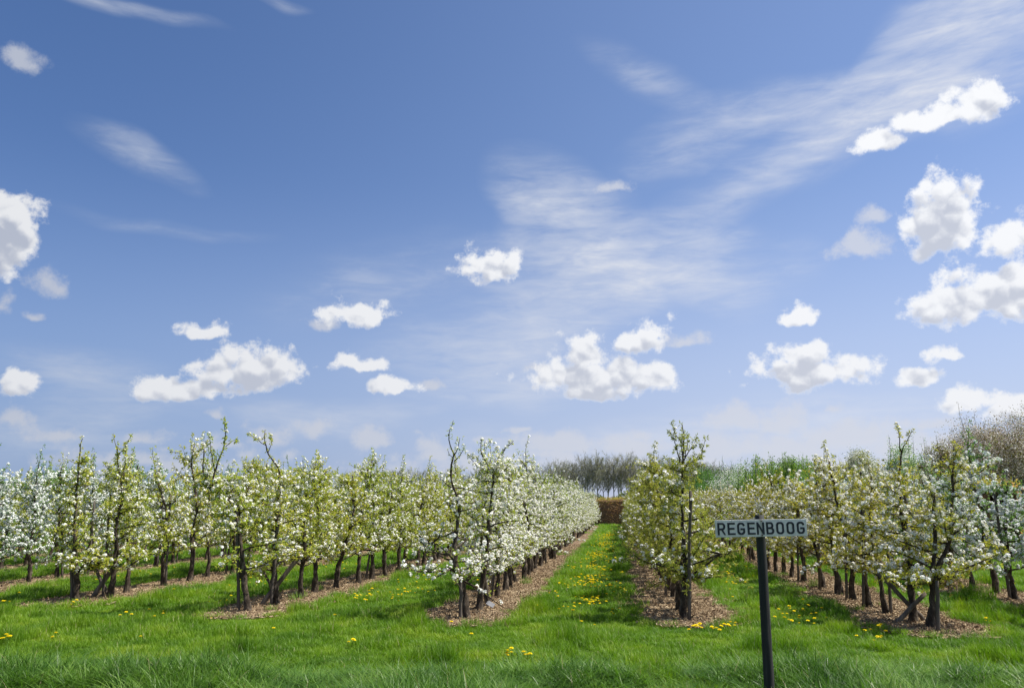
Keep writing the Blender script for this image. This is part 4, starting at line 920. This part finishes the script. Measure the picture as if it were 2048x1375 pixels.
def place_bush(px, top, D, spec, label, cat='bush', name='bush', group=None, leafm='bushleaf', petalm=None):
    t = at_depth(px, top, D); g = at_depth(px, 1010, D); H = t[2]; root = empty(name, (g[0], g[1], 0)); w, l, p = spec(H)
    w.build('branches', M['hazybark'], root, True); l.build('leaves', M[leafm], root)
    if p: p.build('blossom', M[petalm], root)
    return tag(root, label, cat, group)
place_bush(1572, 922, 36, lambda H: bush(401, H * .98, 3.9, 'w', 34000, (.07, .14), 80, shoots=150, aspect=.35), 'bright green willow bush with upright shoots behind the rows right of the sign', leafm='willow', name='willow_bush')
place_bush(1474, 925, 44, lambda H: bush(402, H, 2.6, 'w', 9000, (.04, .08), 50, petal=1, pshare=.45, shoots=20), 'pale conical bush in white bloom just left of the willow bush', leafm='bushleaf', petalm='petal', name='blossoming_bush')
place_bush(1405, 938, 75, lambda H: bush(403, H, 3.4, 'w', 7000, (.07, .14), 50, shoots=30), 'dark green bush behind the hedge right of the front olive tree', leafm='bushleaf')
place_bush(1452, 935, 95, lambda H: bush(413, H, 5.5, 'w', 8000, (.1, .2), 60, shoots=10), 'rounded dull green tree far behind the sign', 'tree', 'round_tree', leafm='bushleaf')
place_bush(1724, 900, 50, lambda H: bush(404, H, 3.6, 'w', 22000, (.06, .11), 80, petal=1, pshare=.3), 'pale olive bush in faint bloom above the middle of the right row', leafm='paleleaf', petalm='petal', name='blossoming_bush')
place_bush(1660, 925, 52, lambda H: bush(405, H, 3.0, 'w', 8000, (.04, .08), 50, petal=1, pshare=.3, shoots=20), 'small olive bush between the willow and the pale bush', leafm='leaf_A', petalm='petal', name='blossoming_bush')
place_bush(1838, 888, 34, lambda H: bush(406, H, 2.9, 'w', 26000, (.05, .09), 80, petal=1, pshare=.30, shoots=14), 'green apple tree in white bloom behind the front of the right row', 'apple tree', 'apple_tree', leafm='leaf_E', petalm='petal')
place_bush(1905, 885, 30, lambda H: bush(407, H, 2.2, 'w', 16000, (.05, .08), 60, petal=1, pshare=.15, shoots=6), 'small reddish crab apple left of the largest one', 'crab apple', 'crab_apple_tree', leafm='crableaf', petalm='pinkpetal')
place_bush(2015, 822, 31, lambda H: bush(408, H, 4.4, 'w', 60000, (.04, .08), 150, petal=1, pshare=.36, shoots=8), 'tall pinkish white crab apple tree rising at the right edge', 'crab apple', 'crab_apple_tree', leafm='crableaf', petalm='pinkpetal')
place_bush(2110, 850, 33, lambda H: bush(409, H, 4.4, 'w', 26000, (.05, .09), 100, petal=1, pshare=.32, shoots=8), 'crab apple tree cut by the right edge of the photo', 'crab apple', 'crab_apple_tree', leafm='crableaf', petalm='pinkpetal')
for px, top, D, wd, lab in ((520, 930, 120, 6.5, 'rounded budding tree far behind the tall twigs of the leaning tree'), (565, 938, 130, 8, 'rounded budding tree right of the first one over the yellow-green row'), (605, 936, 125, 6, 'rounded budding tree rightmost of the three over the yellow-green row')):
    place_bush(px, top, D, lambda H: bush(int(px), H, wd, 'w', 9000, (.12, .24), 70, shoots=0, trunkh=.2), lab, 'tree', 'round_tree', 'rounded trees on the left horizon', leafm='paleleaf' if px != 565 else 'leaf_A')
# scrub under the windbreak
rg = np.random.default_rng(8); mb = MB(); n = 42000
X = rg.uniform(-80, 60, n); Y = 140 + rg.normal(0, 2.5, n); hh = 3.5 + .5 * np.sin(X * .35) + .5 * np.sin(X * 1.1)
mb.kites(np.stack([X, Y, hh * rg.uniform(0, 1, n) ** .8], -1), rand_dirs(rg, n), rand_dirs(rg, n), rg.uniform(.25, .5, n), rg.uniform(.2, .35, n), 0, .3)
M['scrubleaf'] = leafy('dull_scrub_leaf', [(.08, .10, .04), (.12, .15, .06), (.18, .20, .08)], .2)
tag(mb.build('scrub', M['scrubleaf']), 'low green scrub at the foot of the distant windbreak', 'scrub', kind='stuff')
print('objects', len(bpy.data.objects), 'tris', sum(len(m.polygons) for m in bpy.data.meshes))
